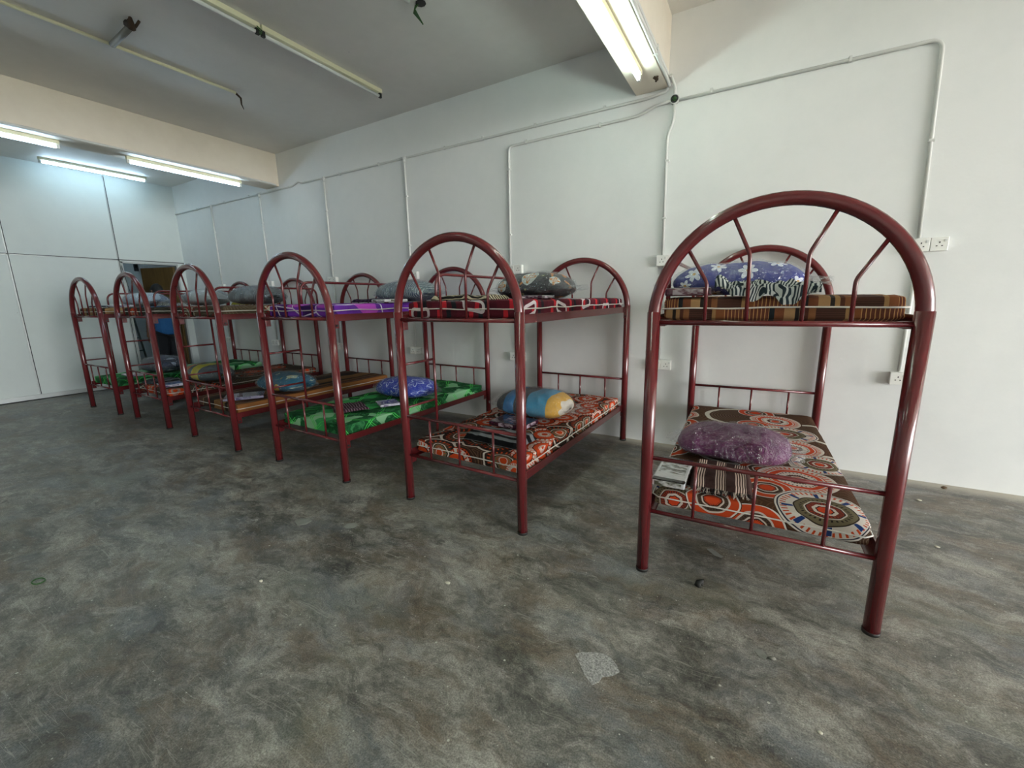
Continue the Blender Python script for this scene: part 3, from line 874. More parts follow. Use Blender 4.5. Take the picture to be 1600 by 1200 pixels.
#@@CONDUITS
# ------------------------------------------------------------------ conduits on the long wall
CY = WY - .0135; CR = .0115
def saddle(parent, p, along):
    m = MB(); x, y, z = p
    if along == 'x': m.box(x - .009, x + .009, y - .002, WY - .001, z - .014, z + .022)
    else: m.box(x - .014, x + .022, y - .002, WY - .001, z - .009, z + .009)
    m.obj('saddle_clip', M_pvc, parent, bevel=.004)
def conduit(label, pts, r=CR, rnd=.05, clips=(), group=None):
    m = MB(); m.tube(rounded(pts, rnd), r, 10)
    o = m.obj('conduit_pipe', M_pvc)
    prop(o, label, 'pipe', group)
    for c in clips: saddle(o, c[0], c[1])
    return o
conduit('white conduit running the length of the side wall from the near beam to the partition',
        [(-.80, CY, 3.03), (-.80, CY, 2.975), (-.95, CY, 2.955), (-5.60, CY, 2.965), (-5.66, CY, 2.995), (-5.82, CY, 2.955), (PX + .02, CY, 2.965)], clips=[((x, CY - .011, 2.96), 'x') for x in (-1.32, -2.0, -2.6, -3.1, -4.1, -4.8, -6.9, -7.6, -8.5)])
m = MB(); m.tube([(-.93, CY, 2.957), (-.99, CY, 2.957)], .016, 12)
jx, jz = -.74, 2.90
conduit('white conduit running left from the open junction box and down beside the maroon bunk',
        [(jx - .03, CY, jz - .005), (-.90, CY, 2.885), (-1.02, CY, 2.84), (-2.295, CY, 2.832), (-2.30, CY, 1.69)],
        clips=[((x, CY - .011, 2.835), 'x') for x in (-1.36, -2.1)] + [((-2.30, CY - .011, z), 'z') for z in (2.62, 2.0)])
conduit('white conduit from the junction box rightward, turning down to the rightmost sockets',
        [(jx + .03, CY, jz - .01), (.84, CY, 2.885), (.875, CY, 1.69)], clips=[((x, CY - .011, z), 'x') for x, z in ((-.47, 2.895), (.38, 2.886))] + [((.855, CY - .011, 2.3), 'z')], rnd=.07)
conduit('white conduit dropping from the junction box with a jog, down to a socket pair',
        [(jx, CY, jz - .03), (jx, CY, 2.74), (-.785, CY, 2.64), (-.775, CY, 1.69)], clips=[((-.78, CY - .011, z), 'z') for z in (2.45, 2.0)])
conduit('short white conduit bending from the beam pipes into the open junction box',
        [(-.755, CY - .12, 3.03), (-.755, CY - .03, 3.02), (jx, CY, 2.99), (jx, CY, jz + .03)], rnd=.05)
# junction box
t = thing('junction_box', 'round open junction box with green wires beside the near beam', 'junction box', (jx, CY, jz))
m = MB(); m.tube([(0, .012, 0), (0, -.014, 0)], .036, 20, caps=True)
m.obj('box_body', M_pvc, t)
m = MB(); m.tube([(0, -.0142, 0), (0, -.0155, 0)], .030, 20)
m.obj('box_inside', M_dark, t)
m = MB()
for k in range(5):
    a = k * 1.3
    m.tube([(.018 * cos(a), -.014, .018 * sin(a)), (.006 * cos(a + 1), -.024, .01 * sin(a + 2)), (.018 * cos(a + 2.4), -.014, .018 * sin(a + 2.4))], .0032, 6)
m.obj('wire', M_green_wire, t)
# twin pipes along the near beam's foot
for k, (dx, wd) in enumerate(((.022, 'outer'), (.052, 'inner'))):
    m = MB(); m.tube(rounded([(-.795 + .013, -1.5, 3.012 + k * .034), (-.795 + .013, WY - .10, 3.012 + k * .034), (-.795 + .013 , WY - .03, 3.0 + k * .03)], .03), .0125, 10)
    o = m.obj('conduit_pipe', M_pvc); prop(o, '%s white pipe of the pair running along the foot of the near beam' % ('lower' if k == 0 else 'upper'), 'pipe')
    for y in (2.55, 3.4): 
        mm = MB(); mm.box(-.796, -.765, y - .009, y + .009, 2.998 + k * .034, 3.028 + k * .034); mm.obj('saddle_clip', M_pvc, o, bevel=.003)
m = MB(); m.tube([(-.86, 3.70, 2.997), (-.84, 3.715, 2.985), (-.85, 3.73, 2.997)], .012, 6); m.tube([(-.83, 3.70, 2.998), (-.85, 3.74, 2.98)], .008, 6)
prop(m.obj('wire_stub', M_rust), 'rusty stub of old wire under the near beam end', 'wire')
# pipe along the far beam foot
m = MB(); m.tube(rounded([(-6.118, -2.5, 3.012), (-6.118, WY - .12, 3.012), (-6.105, WY - .06, 3.0)], .05), .0125, 10)
o = m.obj('conduit_pipe', M_pvc); prop(o, 'white pipe along the foot of the far beam', 'pipe')
# drop pipes and their sockets
drops = [(-3.69, 'second'), (-5.13, 'third'), (-6.63, 'fourth'), (-8.04, 'fifth')]
names = {-3.69: 'white conduit dropping the side wall behind the purple bunk to two socket pairs',
         -5.13: 'white conduit dropping the side wall beside the teal pillow bunk to two socket pairs',
         -6.63: 'white conduit dropping the side wall, second from the partition',
         -8.04: 'white conduit dropping the side wall nearest the partition'}
for x, _ in drops:
    o = conduit(names[x], [(x, CY, 2.95), (x, CY, 1.70)], clips=[((x, CY - .011, z), 'z') for z in (2.55, 2.0)], rnd=.02)
    m = MB(); m.tube([(x - .035, CY, 2.962), (x + .035, CY, 2.962)], .017, 12); m.tube([(x, CY, 2.962), (x, CY, 2.92)], .016, 12)
    m.obj('tee_joint', M_pvc, o)

def make_socket():
    t = thing('wall_socket', 's', 'socket')
    m = MB(); m.box(-.043, .043, -.036, 0, -.043, .043)
    m.obj('back_box', M_sock, t, bevel=.004)
    m = MB(); m.box(-.0435, .0435, -.044, -.035, -.0435, .0435)
    m.obj('face_plate', M_sock, t, bevel=.003)
    m = MB()
    m.box(-.003, .003, -.0452, -.0435, .006, .016); m.box(-.017, -.009, -.0452, -.0435, -.014, -.008); m.box(.009, .017, -.0452, -.0435, -.014, -.008)
    m.obj('pin_holes', M_dark, t)
    m = MB(); m.box(.022, .034, -.0475, -.0435, .012, .028)
    m.obj('switch', M_pvc, t, bevel=.001)
    return t
sock0 = make_socket()
SOCK = [(.885, 1.65, 'left socket of the upper pair at the end of the rightmost conduit'), (.975, 1.65, 'rightmost socket, white switched outlet right of the nearest bunk arch'),
        (.878, .745, 'lone low socket on the side wall, seen inside the nearest bunk frame'),
        (-.775, 1.65, 'upper socket left of the nearest bunk arch, under the jogged conduit'), (-.687, 1.65, 'upper socket mostly hidden behind the nearest bunk arch and blue daisy pillow'),
        (-.785, .745, 'left socket of the low pair behind the nearest bunk front leg'), (-.697, .745, 'right socket of the low pair behind the nearest bunk front leg'),
        (-2.285, 1.65, 'left socket of the pair above the charcoal pillow'), (-2.195, 1.65, 'right socket of the pair above the charcoal pillow'),
        (-2.265, .745, 'left socket of the low pair behind the maroon bunk right front leg'), (-2.175, .745, 'right socket of the low pair behind the maroon bunk right front leg'),
        (-3.705, 1.65, 'left socket of the pair seen through the maroon bunk arch'), (-3.617, 1.65, 'right socket of the pair seen through the maroon bunk arch'),
        (-3.715, .745, 'left socket of the low pair beside the blue star pillow bunk'), (-3.627, .745, 'right socket of the low pair beside the blue star pillow bunk'),
        (-5.17, 1.65, 'left socket of the upper pair above the purple mattress'), (-5.08, 1.65, 'right socket of the upper pair above the purple mattress'),
        (-5.21, .745, 'left socket of the low pair behind the purple bunk'), (-5.12, .745, 'right socket of the low pair behind the purple bunk'),
        (-6.67, 1.65, 'left socket of the upper pair seen over the dark grey pillow'), (-6.58, 1.65, 'right socket of the upper pair seen over the dark grey pillow'),
        (-6.70, .745, 'left socket of the low pair, second group from the partition'), (-6.61, .745, 'right socket of the low pair, second group from the partition'),
        (-8.08, 1.65, 'left socket of the upper pair nearest the partition'), (-7.99, 1.65, 'right socket of the upper pair nearest the partition'),
        (-8.10, .745, 'left socket of the low pair nearest the partition'), (-8.01, .745, 'right socket of the low pair nearest the partition')]
for i, (x, z, lb) in enumerate(SOCK):
    o = sock0 if i == 0 else copy_tree(sock0)
    o.location = (x, WY, z); o['label'] = lb; o['group'] = 'switched sockets on the side wall'
# low conduits feeding the lower sockets
m0 = [(.885, 'white conduit between the upper and lower sockets right of the nearest bunk'), (-.76, 'white conduit between the socket pairs behind the nearest bunk front leg'),
      (-2.24, 'white conduit between the socket pairs behind the maroon bunk front leg'), (-3.69, 'white conduit between the socket pairs behind the purple bunk'),
      (-5.13, 'white conduit between the socket pairs seen under the purple mattress'), (-6.64, 'white conduit between the socket pairs seen under the olive mattress'), (-8.05, 'white conduit between the socket pairs nearest the partition')]
for x, lb in m0:
    conduit(lb, [(x, CY, 1.605), (x, CY, .79)], rnd=.02)
# old ceiling pipes
m = MB(); m.tube([(-4.70, -2.0, CH - .014), (-4.70, 1.74, CH - .014)], .013, 10); m.tube([(-4.70, 1.74, CH - .014), (-4.71, 2.69, CH - .014)], .013, 10)
prop(m.obj('ceiling_pipe', M_batten), 'thin white pipe across the ceiling beside the unlit lamps', 'pipe')
t = thing('pipe_stub', 'cut grey pipe stub with a rusty end branching off the ceiling pipe', 'pipe', (-4.66, 1.73, CH))
m = MB(); m.tube([(0, 0, -.03), (.44, -.03, -.045)], .022, 14); m.obj('stub_body', M_steel, t)
m = MB(); m.tube([(.40, -.03, -.02), (.45, -.03, -.05), (.50, -.05, -.015)], [.030, .026, .010], 9); m.tube([(.44, -.045, -.01), (.465, -.01, -.045), (.50, .005, -.012)], .009, 6); m.obj('rusty_end', M_rust, t)
m = MB(); m.tube([(-4.71, 2.69, CH - .015), (-4.70, 2.73, CH - .05), (-4.71, 2.735, CH - .10), (-4.69, 2.74, CH - .15)], [.011, .009, .007, .003], 7)
prop(m.obj('hanging_wire', M_rust), 'dark wire end hanging where the long ceiling pipe stops', 'wire')
m = MB(); m.tube([(-2.33, -1.0, CH - .014), (-2.33, 2.63, CH - .014)], .012, 10)
prop(m.obj('ceiling_pipe', M_pvc), 'white ceiling pipe end at the top edge of the photo, above the green wires', 'pipe')
t = thing('wire_bundle', 'green and black wires hanging from a ceiling hole at the top edge', 'wire', (-2.31, 2.70, CH))
m = MB()
for k in range(4):
    m.tube([(.01 * k - .02, 0, 0), (.012 * k - .03, -.01 - .01 * k, -.05), (-.01 + .012 * k, .02, -.08 - .015 * k)], .0045, 6)
m.obj('green_wires', M_green_wire, t)
m = MB(); m.prism([(.03 + .04 * cos(a * .7), .0 + .035 * sin(a * .7)) for a in range(9)], -.006, 0); m.obj('ceiling_hole', M_dark, t)
#@@BEDS
# ------------------------------------------------------------------ bunk beds
HW = .45; BL = 1.915
ZL, ZG, ZU, ZA = .324, .595, 1.2297, 1.6939
def make_bed():
    t = thing('bunk_bed', 'b', 'bunk bed')
    R = HW
    zc = ZA - R
    legs = []
    for y in (0, BL):
        for s in (-1, 1):
            m = MB(); m.tube([(s * HW, y, .012), (s * HW, y, zc + .03)], .0285, 20)
            m.tube([(s * HW, y, zc + .03), (s * HW, y, zc + .033)], [.0285, .0262], 20, caps=False)
            lg = m.obj('leg', M_red, t)
            m = MB(); m.tube([(s * HW, y, 0), (s * HW, y, .014), (s * HW, y, .0145)], [.0300, .0305, .0290], 20)
            m.obj('rubber_foot', M_rubber, lg)
        m = MB()
        pts = [(HW, y, zc - .02)] + arc((0, zc), R, 0, pi, 40, y=y) + [(-HW, y, zc - .02)]
        m.tube(pts, .0262, 20)
        m.obj('arch', M_red, t)
        m = MB(); m.tube([(-HW, y, ZU), (HW, y, ZU)], .0115, 12)
        m.obj('end_rail', M_red, t)
        for pts in (((-.244, ZU), (-.243, 1.395), (-.320, 1.528)), ((-.089, ZU), (-.094, 1.498), (-.168, 1.660)),
                    ((.097, ZU), (.101, 1.492), (.179, 1.655)), ((.250, ZU), (.249, 1.389), (.325, 1.525))):
            m = MB(); m.tube(rounded([(a, y, c) for a, c in pts], .018, 4), .0078, 10)
            m.obj('spoke', M_red, t)
        for z in (ZL, ZG):
            m = MB(); m.tube([(-HW, y, z), (HW, y, z)], .0100, 12)
            m.obj('end_rail', M_red, t)
        for x in (-.235, .002, .258):
            m = MB(); m.tube([(x, y, ZL), (x, y, ZG)], .0075, 10)
            m.obj('baluster', M_red, t)
    for z in (ZL + .006, ZU + .006):
        for s in (-1, 1):
            m = MB()
            xo = s * (HW - .006); xi = s * (HW - .011); xf = s * (HW - .045)
            m.box(min(xo, xi), max(xo, xi), .03, BL - .03, z - .024, z + .026)
            m.box(min(xo, xf), max(xo, xf), .03, BL - .03, z - .024, z - .020)
            for y0, y1 in ((.028, .07), (BL - .07, BL - .028)):
                m.box(min(xo, xi), max(xo, xi), y0, y1, z - .075, z - .02)
            rl = m.obj('side_rail', M_red, t, bevel=.0015)
            m = MB()
            for y in (.05, BL - .05): m.tube([(xo, y, z - .055), (xo + s * .006, y, z - .055)], .009, 8)
            m.obj('bolt', M_rubber, rl)
        m = MB(); m.box(-HW + .014, HW - .014, .22, BL - .05, z - .0195, z - .0075)
        m.obj('bed_board', M_ply, t)
    return t
def add_ladder(t):
    x = -HW
    m = MB(); m.tube([(x, .31, ZL - .03), (x, .31, ZU + .0)], .0100, 12); m.obj('ladder_post', M_red, t)
    for z in (.645, .937):
        m = MB(); m.tube([(x, 0, z), (x, .31, z)], .0085, 10); m.obj('ladder_rung', M_red, t)
def add_guard(t):
    x = -HW
    m = MB(); m.tube(rounded([(x, .37, ZU), (x, .37, 1.528), (x, 1.56, 1.528), (x, 1.56, ZU)], .10, 8), .0115, 12)
    m.obj('guard_rail', M_red, t)

BEDS = [(0.0394, 1.9749, 0.0279), (-1.5482, 1.9776, -0.026), (-3.0777, 1.971, -0.0223), (-4.5666, 1.9612, -0.0347), (-6.0485, 1.9909, -0.0245), (-7.3823, 1.9699, 0.0097)]
LB = ['maroon steel bunk bed nearest the camera, medallion mattress below',
      'maroon steel bunk bed with a maroon mattress on its upper bunk',
      'maroon steel bunk bed with a purple upper and a green lower mattress',
      'maroon steel bunk bed with olive upper and long-striped brown lower mattress',
      'maroon steel bunk bed second from the partition, orange print on its upper mattress',
      'maroon steel bunk bed farthest away, next to the partition']
bed0 = make_bed()
bed_objs = [bed0]
for i in range(1, 6): bed_objs.append(copy_tree(bed0))
for i, o in enumerate(bed_objs):
    o.location = (BEDS[i][0], BEDS[i][1], 0); o.rotation_euler = (0, 0, BEDS[i][2])
    o['label'] = LB[i]; o['group'] = 'bunk beds along the side wall'
    add_guard(o)
    if i: add_ladder(o)

def place(o, bi, x, y, z, rz=0):
    bx, by, bt = BEDS[bi]
    o.location = (bx + cos(bt) * x - sin(bt) * y, by + sin(bt) * x + cos(bt) * y, z)
    o.rotation_euler = (0, 0, bt + rz)
    return o

# ---- mattresses: rounded slab, cloth-like uv
def mattress(label, mat, bi, upper, th=.105, seed=0, L=1.83, W=.85, pipe=True, group=None, lump=.004):
    z0 = (ZU if upper else ZL) + .0065
    yc = .05 + L / 2
    t = thing('mattress', label, 'mattress', (0, 0, 0), 0)
    rad = .03
    rnd = random.Random(seed)
    off = Vector((rnd.random() * 9, rnd.random() * 9, rnd.random() * 9))
    def soft(p, n):
        q = Vector(p)
        w = -1.3 + mnoise.noise(q * 2.5 + off) * 1.5 + mnoise.noise(q * 9 + off) * .7 + (mnoise.noise(Vector((q.x * 22, q.y * 9, q.z * 30)) + off)) * .5
        dn = Vector(n) * w * lump
        if n[2] < -.3: dn *= 0
        return q + dn
    # cross-section profile params around box: build 5 faces with rounded mapping
    def rb(p):
        c = Vector((max(-W / 2 + rad, min(W / 2 - rad, p[0])), max(-L / 2 + rad, min(L / 2 - rad, p[1])), max(rad, min(th - rad, p[2]))))
        d = Vector(p) - c
        if d.length < 1e-7: return Vector(p), Vector((0, 0, 1))
        n = d.normalized()
        return c + n * min(d.length, rad), n
    m = MB()
    def F(fn, nu, nv, uvf):
        def g(u, v):
            p, n = rb(fn(u, v)); return soft(p, n)
        m.grid(g, nu, nv, uvfn=uvf)
    def tt(u, k):  # denser near the edges
        return u
    nx, ny, nz = 20, 44, 8
    F(lambda u, v: ((u - .5) * W, (v - .5) * L, th), nx, ny, lambda u, v: ((u - .5) * W, (v - .5) * L))
    F(lambda u, v: ((.5 - u) * W, (v - .5) * L, 0), nx, ny, lambda u, v: ((.5 - u) * W, (v - .5) * L))
    F(lambda u, v: ((u - .5) * W, -L / 2, v * th), nx, nz, lambda u, v: ((u - .5) * W, -L / 2 - (1 - v) * th))
    F(lambda u, v: ((.5 - u) * W, L / 2, v * th), nx, nz, lambda u, v: ((.5 - u) * W, L / 2 + (1 - v) * th))
    F(lambda u, v: (W / 2, (u - .5) * L, v * th), ny, nz, lambda u, v: (W / 2 + (1 - v) * th, (u - .5) * L))
    F(lambda u, v: (-W / 2, (.5 - u) * L, v * th), ny, nz, lambda u, v: (-W / 2 - (1 - v) * th, (.5 - u) * L))
    m.obj('mattress_cover', mat, t)
    if pipe:
        pts = []
        hx, hy = W / 2 + .002, L / 2 + .002
        n = 18
        loop = [(-hx + rad, -hy), (hx - rad, -hy), (hx, -hy + rad), (hx, hy - rad), (hx - rad, hy), (-hx + rad, hy), (-hx, hy - rad), (-hx, -hy + rad)]
        for i in range(8):
            a, b_ = loop[i], loop[(i + 1) % 8]
            k = 26 if i % 2 == 0 else 3
            for j in range(k):
                f = j / k
                x = a[0] + (b_[0] - a[0]) * f; y = a[1] + (b_[1] - a[1]) * f
                w = mnoise.noise(Vector((x * 5, y * 5, seed)))
                pts.append((x * 1.002, y * 1.002, th * .5 + w * .006))
        mm = MB(); mm.tube(pts, .0035, 6, closed=True)
        mm.obj('piping', M_piping, t)
    if group: t['group'] = group
    place(t, bi, 0, yc, z0)
    return t
UP, LO = 'mattresses on the upper bunks', 'mattresses on the lower bunks'
mattress('thin brown striped mattress on the nearest upper bunk', M_tartan, 0, True, seed=1, group=UP)
mattress('brown mattress with orange and white medallions on the nearest lower bunk', M_med_a, 0, False, seed=2, group=LO)
mattress('maroon mattress with red bars and white loops on the second upper bunk', M_maroon, 1, True, seed=3, group=UP, th=.11)
mattress('orange and white medallion mattress under the maroon one', M_med_b, 1, False, seed=4, group=LO, lump=.008)
mattress('purple mattress with magenta blocks on the third upper bunk', M_purple, 2, True, seed=5, group=UP)
mattress('green geometric mattress under the purple one', M_green, 2, False, seed=6, group=LO, lump=.009, pipe=False)
mattress('olive brown and cream mattress on the fourth upper bunk', M_med_e, 3, True, seed=7, group=UP)
mattress('brown and tan lengthwise striped mattress on the fourth lower bunk', M_lstripe, 3, False, seed=8, group=LO, lump=.007)
mattress('dark mattress with orange medallions on the fifth upper bunk', M_med_f, 4, True, seed=9, group=UP)
mattress('dark brown medallion mattress on the fifth lower bunk', M_med_d, 4, False, seed=10, group=LO)
mattress('tan and brown mattress on the farthest upper bunk', M_tan, 5, True, seed=11, group=UP)
mattress('green marbled mattress on the farthest lower bunk', M_green2, 5, False, seed=12, group=LO, pipe=False)

ZTU = ZU + .0065 + .105 + .002
ZTL = ZL + .0065 + .105 + .002
#@@PILLOWS
# ---- pillows in clear plastic
def pillow(label, mat, bi, upper, x, y, rz=0, a=.30, bw=.19, h=.15, seed=0, tail=.09, dz=0):
    t = thing('pillow', label, 'pillow', (0, 0, 0), 0, 'pillows wrapped in clear plastic')
    off = Vector((seed * 3.1, seed * 1.7, 0))
    def body(grow, tail_, wr, ssc):
        A = a + tail_
        def fn(u, v):
            s = (u * 2 - 1)
            ph = v * 2 * pi
            xx = A * s
            q = min(1.0, abs(xx) / (a + grow))
            wy = (1 - q ** 7) ** .5 if q < 1 else 0
            hz = (1 - q ** 3.4) ** .6 if q < 1 else 0
            wy = max(wy, .30 if tail_ > .02 else .12) if True else wy
            if tail_ > .02 and abs(xx) > a:
                k = (abs(xx) - a) / tail_
                wy = (.75 - .35 * k); hz = max(hz * .4, .10 + .05 * k)
            else:
                hz = max(hz, .03)
            cy, sz = cos(ph), sin(ph)
            yy = (bw + grow) * wy * (abs(cy) ** .8) * (1 if cy >= 0 else -1)
            zz = (h + grow) * hz * (abs(sz) ** .85) * (1 if sz >= 0 else -1)
            zz = zz * (.62 if zz > 0 else .38)
            p = Vector((xx, yy, zz))
            n = Vector((0, yy, zz)); n = n.normalized() if n.length > 1e-6 else Vector((0, 0, 1))
            w = mnoise.noise(p * 7 + off) * .8 + mnoise.noise(p * 16 + off) * ssc
            w2 = 1 - abs(mnoise.noise(p * 11 + off * 2)) * 2
            p = p + n * (w * wr + w2 * wr * .4)
            if tail_ > .02 and abs(xx) > a * .9: p.z += mnoise.noise(p * 20 + off) * .018; p.y += mnoise.noise(p * 14 - off) * .02
            return p
        return fn
    floor_z = h * .38
    zb = (ZTU if upper else ZTL) + dz
    def seat(fn, lift):
        def g(u, v):
            p = fn(u, v); p.z = max(p.z + floor_z, lift); return p
        return g
    per = 2 * (bw + h * .6)
    m = MB(); m.grid(seat(body(0, 0, .010, .5), .002), 44, 40, wrap_v=True, uvfn=lambda u, v: ((u * 2 - 1) * a, (((1.75 - v) % 1) - .5) * per))
    for r in (0, 44):
        ring = [r * 40 + j for j in range(40)]
        m.face(ring if r else ring[::-1], None, 0, True)
    m.obj('pillow_cushion', mat, t)
    m = MB(); m.grid(seat(body(.012, tail, .012, .9), .0005), 60, 44, wrap_v=True)
    m.obj('plastic_bag', M_bag, t)
    place(t, bi, x, y, zb, rz)
    return t
pillow('blue pillow with white daisies wrapped in plastic', P_flower, 0, True, -.145, .50, -.03, seed=1, h=.155)
pillow('plum purple pillow in clear plastic on the medallion mattress', P_plum, 0, False, -.10, .67, -.12, a=.29, seed=2, h=.165, bw=.20, tail=.06)
pillow('charcoal pillow with orange motifs in white circles on the maroon mattress', P_motif, 1, True, .09, .86, .02, a=.28, seed=3, h=.185)
pillow('pillow of grey, blue and yellow patches in plastic', P_block, 1, False, .02, .95, .02, seed=4, h=.20, bw=.20)
pillow('blue grey speckled pillow at the back of the purple mattress', P_speck, 2, True, .17, 1.05, 0, seed=5, h=.19)
pillow('royal blue pillow with white star outlines', P_star, 2, False, .10, 1.02, .0, seed=6, h=.18)
pillow('dark grey pillow in shiny plastic on the olive upper mattress', P_grey, 3, True, -.14, .66, .05, seed=7, h=.19)
pillow('teal pillow with a yellow patch on the striped lower mattress', P_teal, 3, False, .20, .67, .1, seed=8, h=.185)
pillow('pale silver pillow seen through the fourth bunk arch', P_silver, 4, True, .02, .74, 0, seed=9, h=.19)
pillow('grey pillow with yellow and orange patches in plastic', P_yel, 4, False, .17, .57, .1, seed=10, h=.20)
pillow('white and blue pillow on the farthest upper bunk', P_white, 5, True, .10, .60, 0, seed=11, h=.18)
pillow('navy speckled pillow on the farthest lower bunk', P_navy, 5, False, .10, .66, .1, seed=12, h=.22)
#@@CLOTHS
# ---- folded towels and blankets
def cloth_slab(name, label, cat, mat, bi, upper, x, y, w, l, h=.025, rz=0, seed=0, wav=.006, drop=0, fringe=None, dz=0, group='folded cloths on the bunks'):
    """folded cloth: wavy slab; drop bends its front (-y) end down over the edge"""
    off = Vector((seed * 2.3, seed, 0))
    def at(px, py, top):
        p = Vector((px, py, 0))
        wv = mnoise.noise(p * 9 + off) * wav + mnoise.noise(p * 22 + off) * wav * .5
        e = min(1, (w / 2 - abs(px)) / .015 + .35, (l / 2 - abs(py)) / .015 + .35)
        z = (h * min(1, e) + wv * 1.4 if top else 0)
        if top: z = max(z, .008)
        xx = px + mnoise.noise(Vector((py * 8, px * 2, 1)) + off) * .014
        yy = py + mnoise.noise(Vector((px * 8, py * 2, 5)) + off) * .012
        return xx, yy, z
    m = MB()
    nx, ny = 30, 30
    uvf = lambda u, v: ((u - .5) * w, (v - .5) * l)
    m.grid(lambda u, v: at((u - .5) * w, (v - .5) * l, True), nx, ny, uvfn=uvf)
    m.grid(lambda u, v: at((.5 - u) * w, (v - .5) * l, False), nx, ny, uvfn=lambda u, v: ((.5 - u) * w, (v - .5) * l))
    # skirts
    for k in range(4):
        def sk(u, v, k=k):
            e = [((u - .5) * w, -l / 2), (w / 2, (u - .5) * l), ((.5 - u) * w, l / 2), (-w / 2, (.5 - u) * l)][k]
            a = Vector(at(e[0], e[1], False)); b_ = Vector(at(e[0], e[1], True))
            q = a.lerp(b_, v)
            bulge = sin(v * pi) * .006
            q += Vector([(0, -1, 0), (1, 0, 0), (0, 1, 0), (-1, 0, 0)][k]) * bulge
            return q
        m.grid(sk, 30, 4, uvfn=lambda u, v, k=k: [((u - .5) * w, -l / 2 - (1 - v) * h), (w / 2 + (1 - v) * h, (u - .5) * l), ((.5 - u) * w, l / 2), (-w / 2 - (1 - v) * h, (.5 - u) * l)][k])
    t = thing(name, label, cat, (0, 0, 0), 0, group)
    m.obj('folded_cloth', mat, t)
    if fringe:
        mf = MB(); r = random.Random(seed)
        for i in range(64):
            px = (i / 63 - .5) * w * .96
            y0 = -l / 2 + .004
            d1, d2 = r.uniform(-.008, .008), r.uniform(-.014, .014)
            ln = r.uniform(.02, .05)
            mf.tube([(px, y0, h * .5), (px + d1, y0 - .012, h * .45), (px + d2, y0 - ln, .004 + r.random() * .004)], .0016, 4, m=(0 if (i // 5) % 2 else 1))
        o = mf.obj('fringe', fringe, t); o['kind'] = 'stuff'
    place(t, bi, x, y, (ZTU if upper else ZTL) + dz, rz)
    return t
M_thread_w = plain('pale_thread', '#b9aba0', .9); M_thread_k = plain('black_thread', '#19161a', .9)
cloth_slab('towel', 'dark brown towel with pale stripes and a fringed end beside the plum pillow', 'towel', T_towel, 0, False, -.135, .255, .25, .34, .035, .04, 21, .006, fringe=[M_thread_w, M_thread_k])
cloth_slab('towel', 'grey and black banded cloth folded before the patchwork pillow', 'towel', T_grey, 1, False, .12, .28, .42, .22, .045, -.03, 22, .007)
cloth_slab('towel', 'plum pinstriped cloth folded on the green mattress', 'towel', T_plum, 2, False, .03, .40, .27, .26, .022, -.45, 23, .008)
cloth_slab('towel', 'cream and black zebra cloth heaped on the maroon mattress', 'towel', T_zeb2, 1, True, -.15, .36, .46, .24, .03, .05, 24, .012)
cloth_slab('towel', 'dark purple cloth folded on the purple mattress', 'towel', T_dpur, 2, True, .08, .70, .28, .20, .025, .1, 25, .009)
cloth_slab('towel', 'black and grey cloth under the front arch of the fifth lower bunk', 'towel', T_cam, 4, False, -.22, .22, .26, .28, .03, .1, 26, .010)
cloth_slab('towel', 'dark cloth folded at the front of the farthest upper bunk', 'towel', T_cam, 5, True, -.05, .18, .24, .2, .02, .1, 27, .006)
cloth_slab('towel', 'small yellow cloth on the fifth upper bunk', 'towel', plain('yellow_cloth', '#b3a838', .8, .2, 30), 4, True, .33, .98, .14, .12, .035, .3, 28, .004)
cloth_slab('towel', 'black and white cloth before the silver pillow', 'towel', T_zebra, 4, True, .15, .35, .3, .2, .03, .1, 29, .010)
# draped black and white towel over the front edge of the nearest upper mattress
def draped():
    t = thing('towel', 'black and white striped towel bunched before the daisy pillow', 'towel', (0, 0, 0), 0, 'folded cloths on the bunks')
    m = MB()
    W_, n1, n2 = .37, 64, 36
    def fn(u, v, lift=0):
        x = (u - .5) * W_
        # v: 0 back .. 1 hanging front
        s = v * .17
        edge = .085
        tilt = -.10 * (u - .1)
        y = .095 - s + mnoise.noise(Vector((x * 9, v * 3, 2))) * .012
        hang = 0
        lim = .055 - .4 * max(0, (.22 - u)) * 0
        z = .032 + mnoise.noise(Vector((x * 16, v * 6, 7))) * .026 + mnoise.noise(Vector((x * 34, v * 12, 1))) * .012
        peak = .048 * math.exp(-((u - .03) / .10) ** 2) + .018 * math.exp(-((u - .42) / .2) ** 2)
        z += peak * (1 - .4 * v)
        y = max(y, -.030)
        over = max(0, (.095 - s) + .030 if (.095 - s) < -.030 else 0)
        over = max(0, -.030 - (.095 - s))
        dpt = (.35 + .8 * math.exp(-((u - .72) / .13) ** 2) + .4 * math.exp(-((u - .35) / .15) ** 2))
        z -= over * dpt + max(0, (v - .6)) * .06 * dpt
        y -= .004 * sin(u * 40) * v
        z = max(z, .004) if y > -.022 else z
        return (x, y - .012 * v, z + lift)
    uvf = lambda u, v: ((u - .5) * W_ + .25 * v * .17, v * .17)
    m.grid(lambda u, v: fn(u, v), n1, n2, uvfn=uvf)
    m.grid(lambda u, v: fn(u, 1 - v, -.0035), n1, n2, uvfn=lambda u, v: uvf(u, 1 - v))
    m.obj('bunched_cloth', T_zebra, t)
    place(t, 0, -.03, .075, ZTU, -.02)
draped()
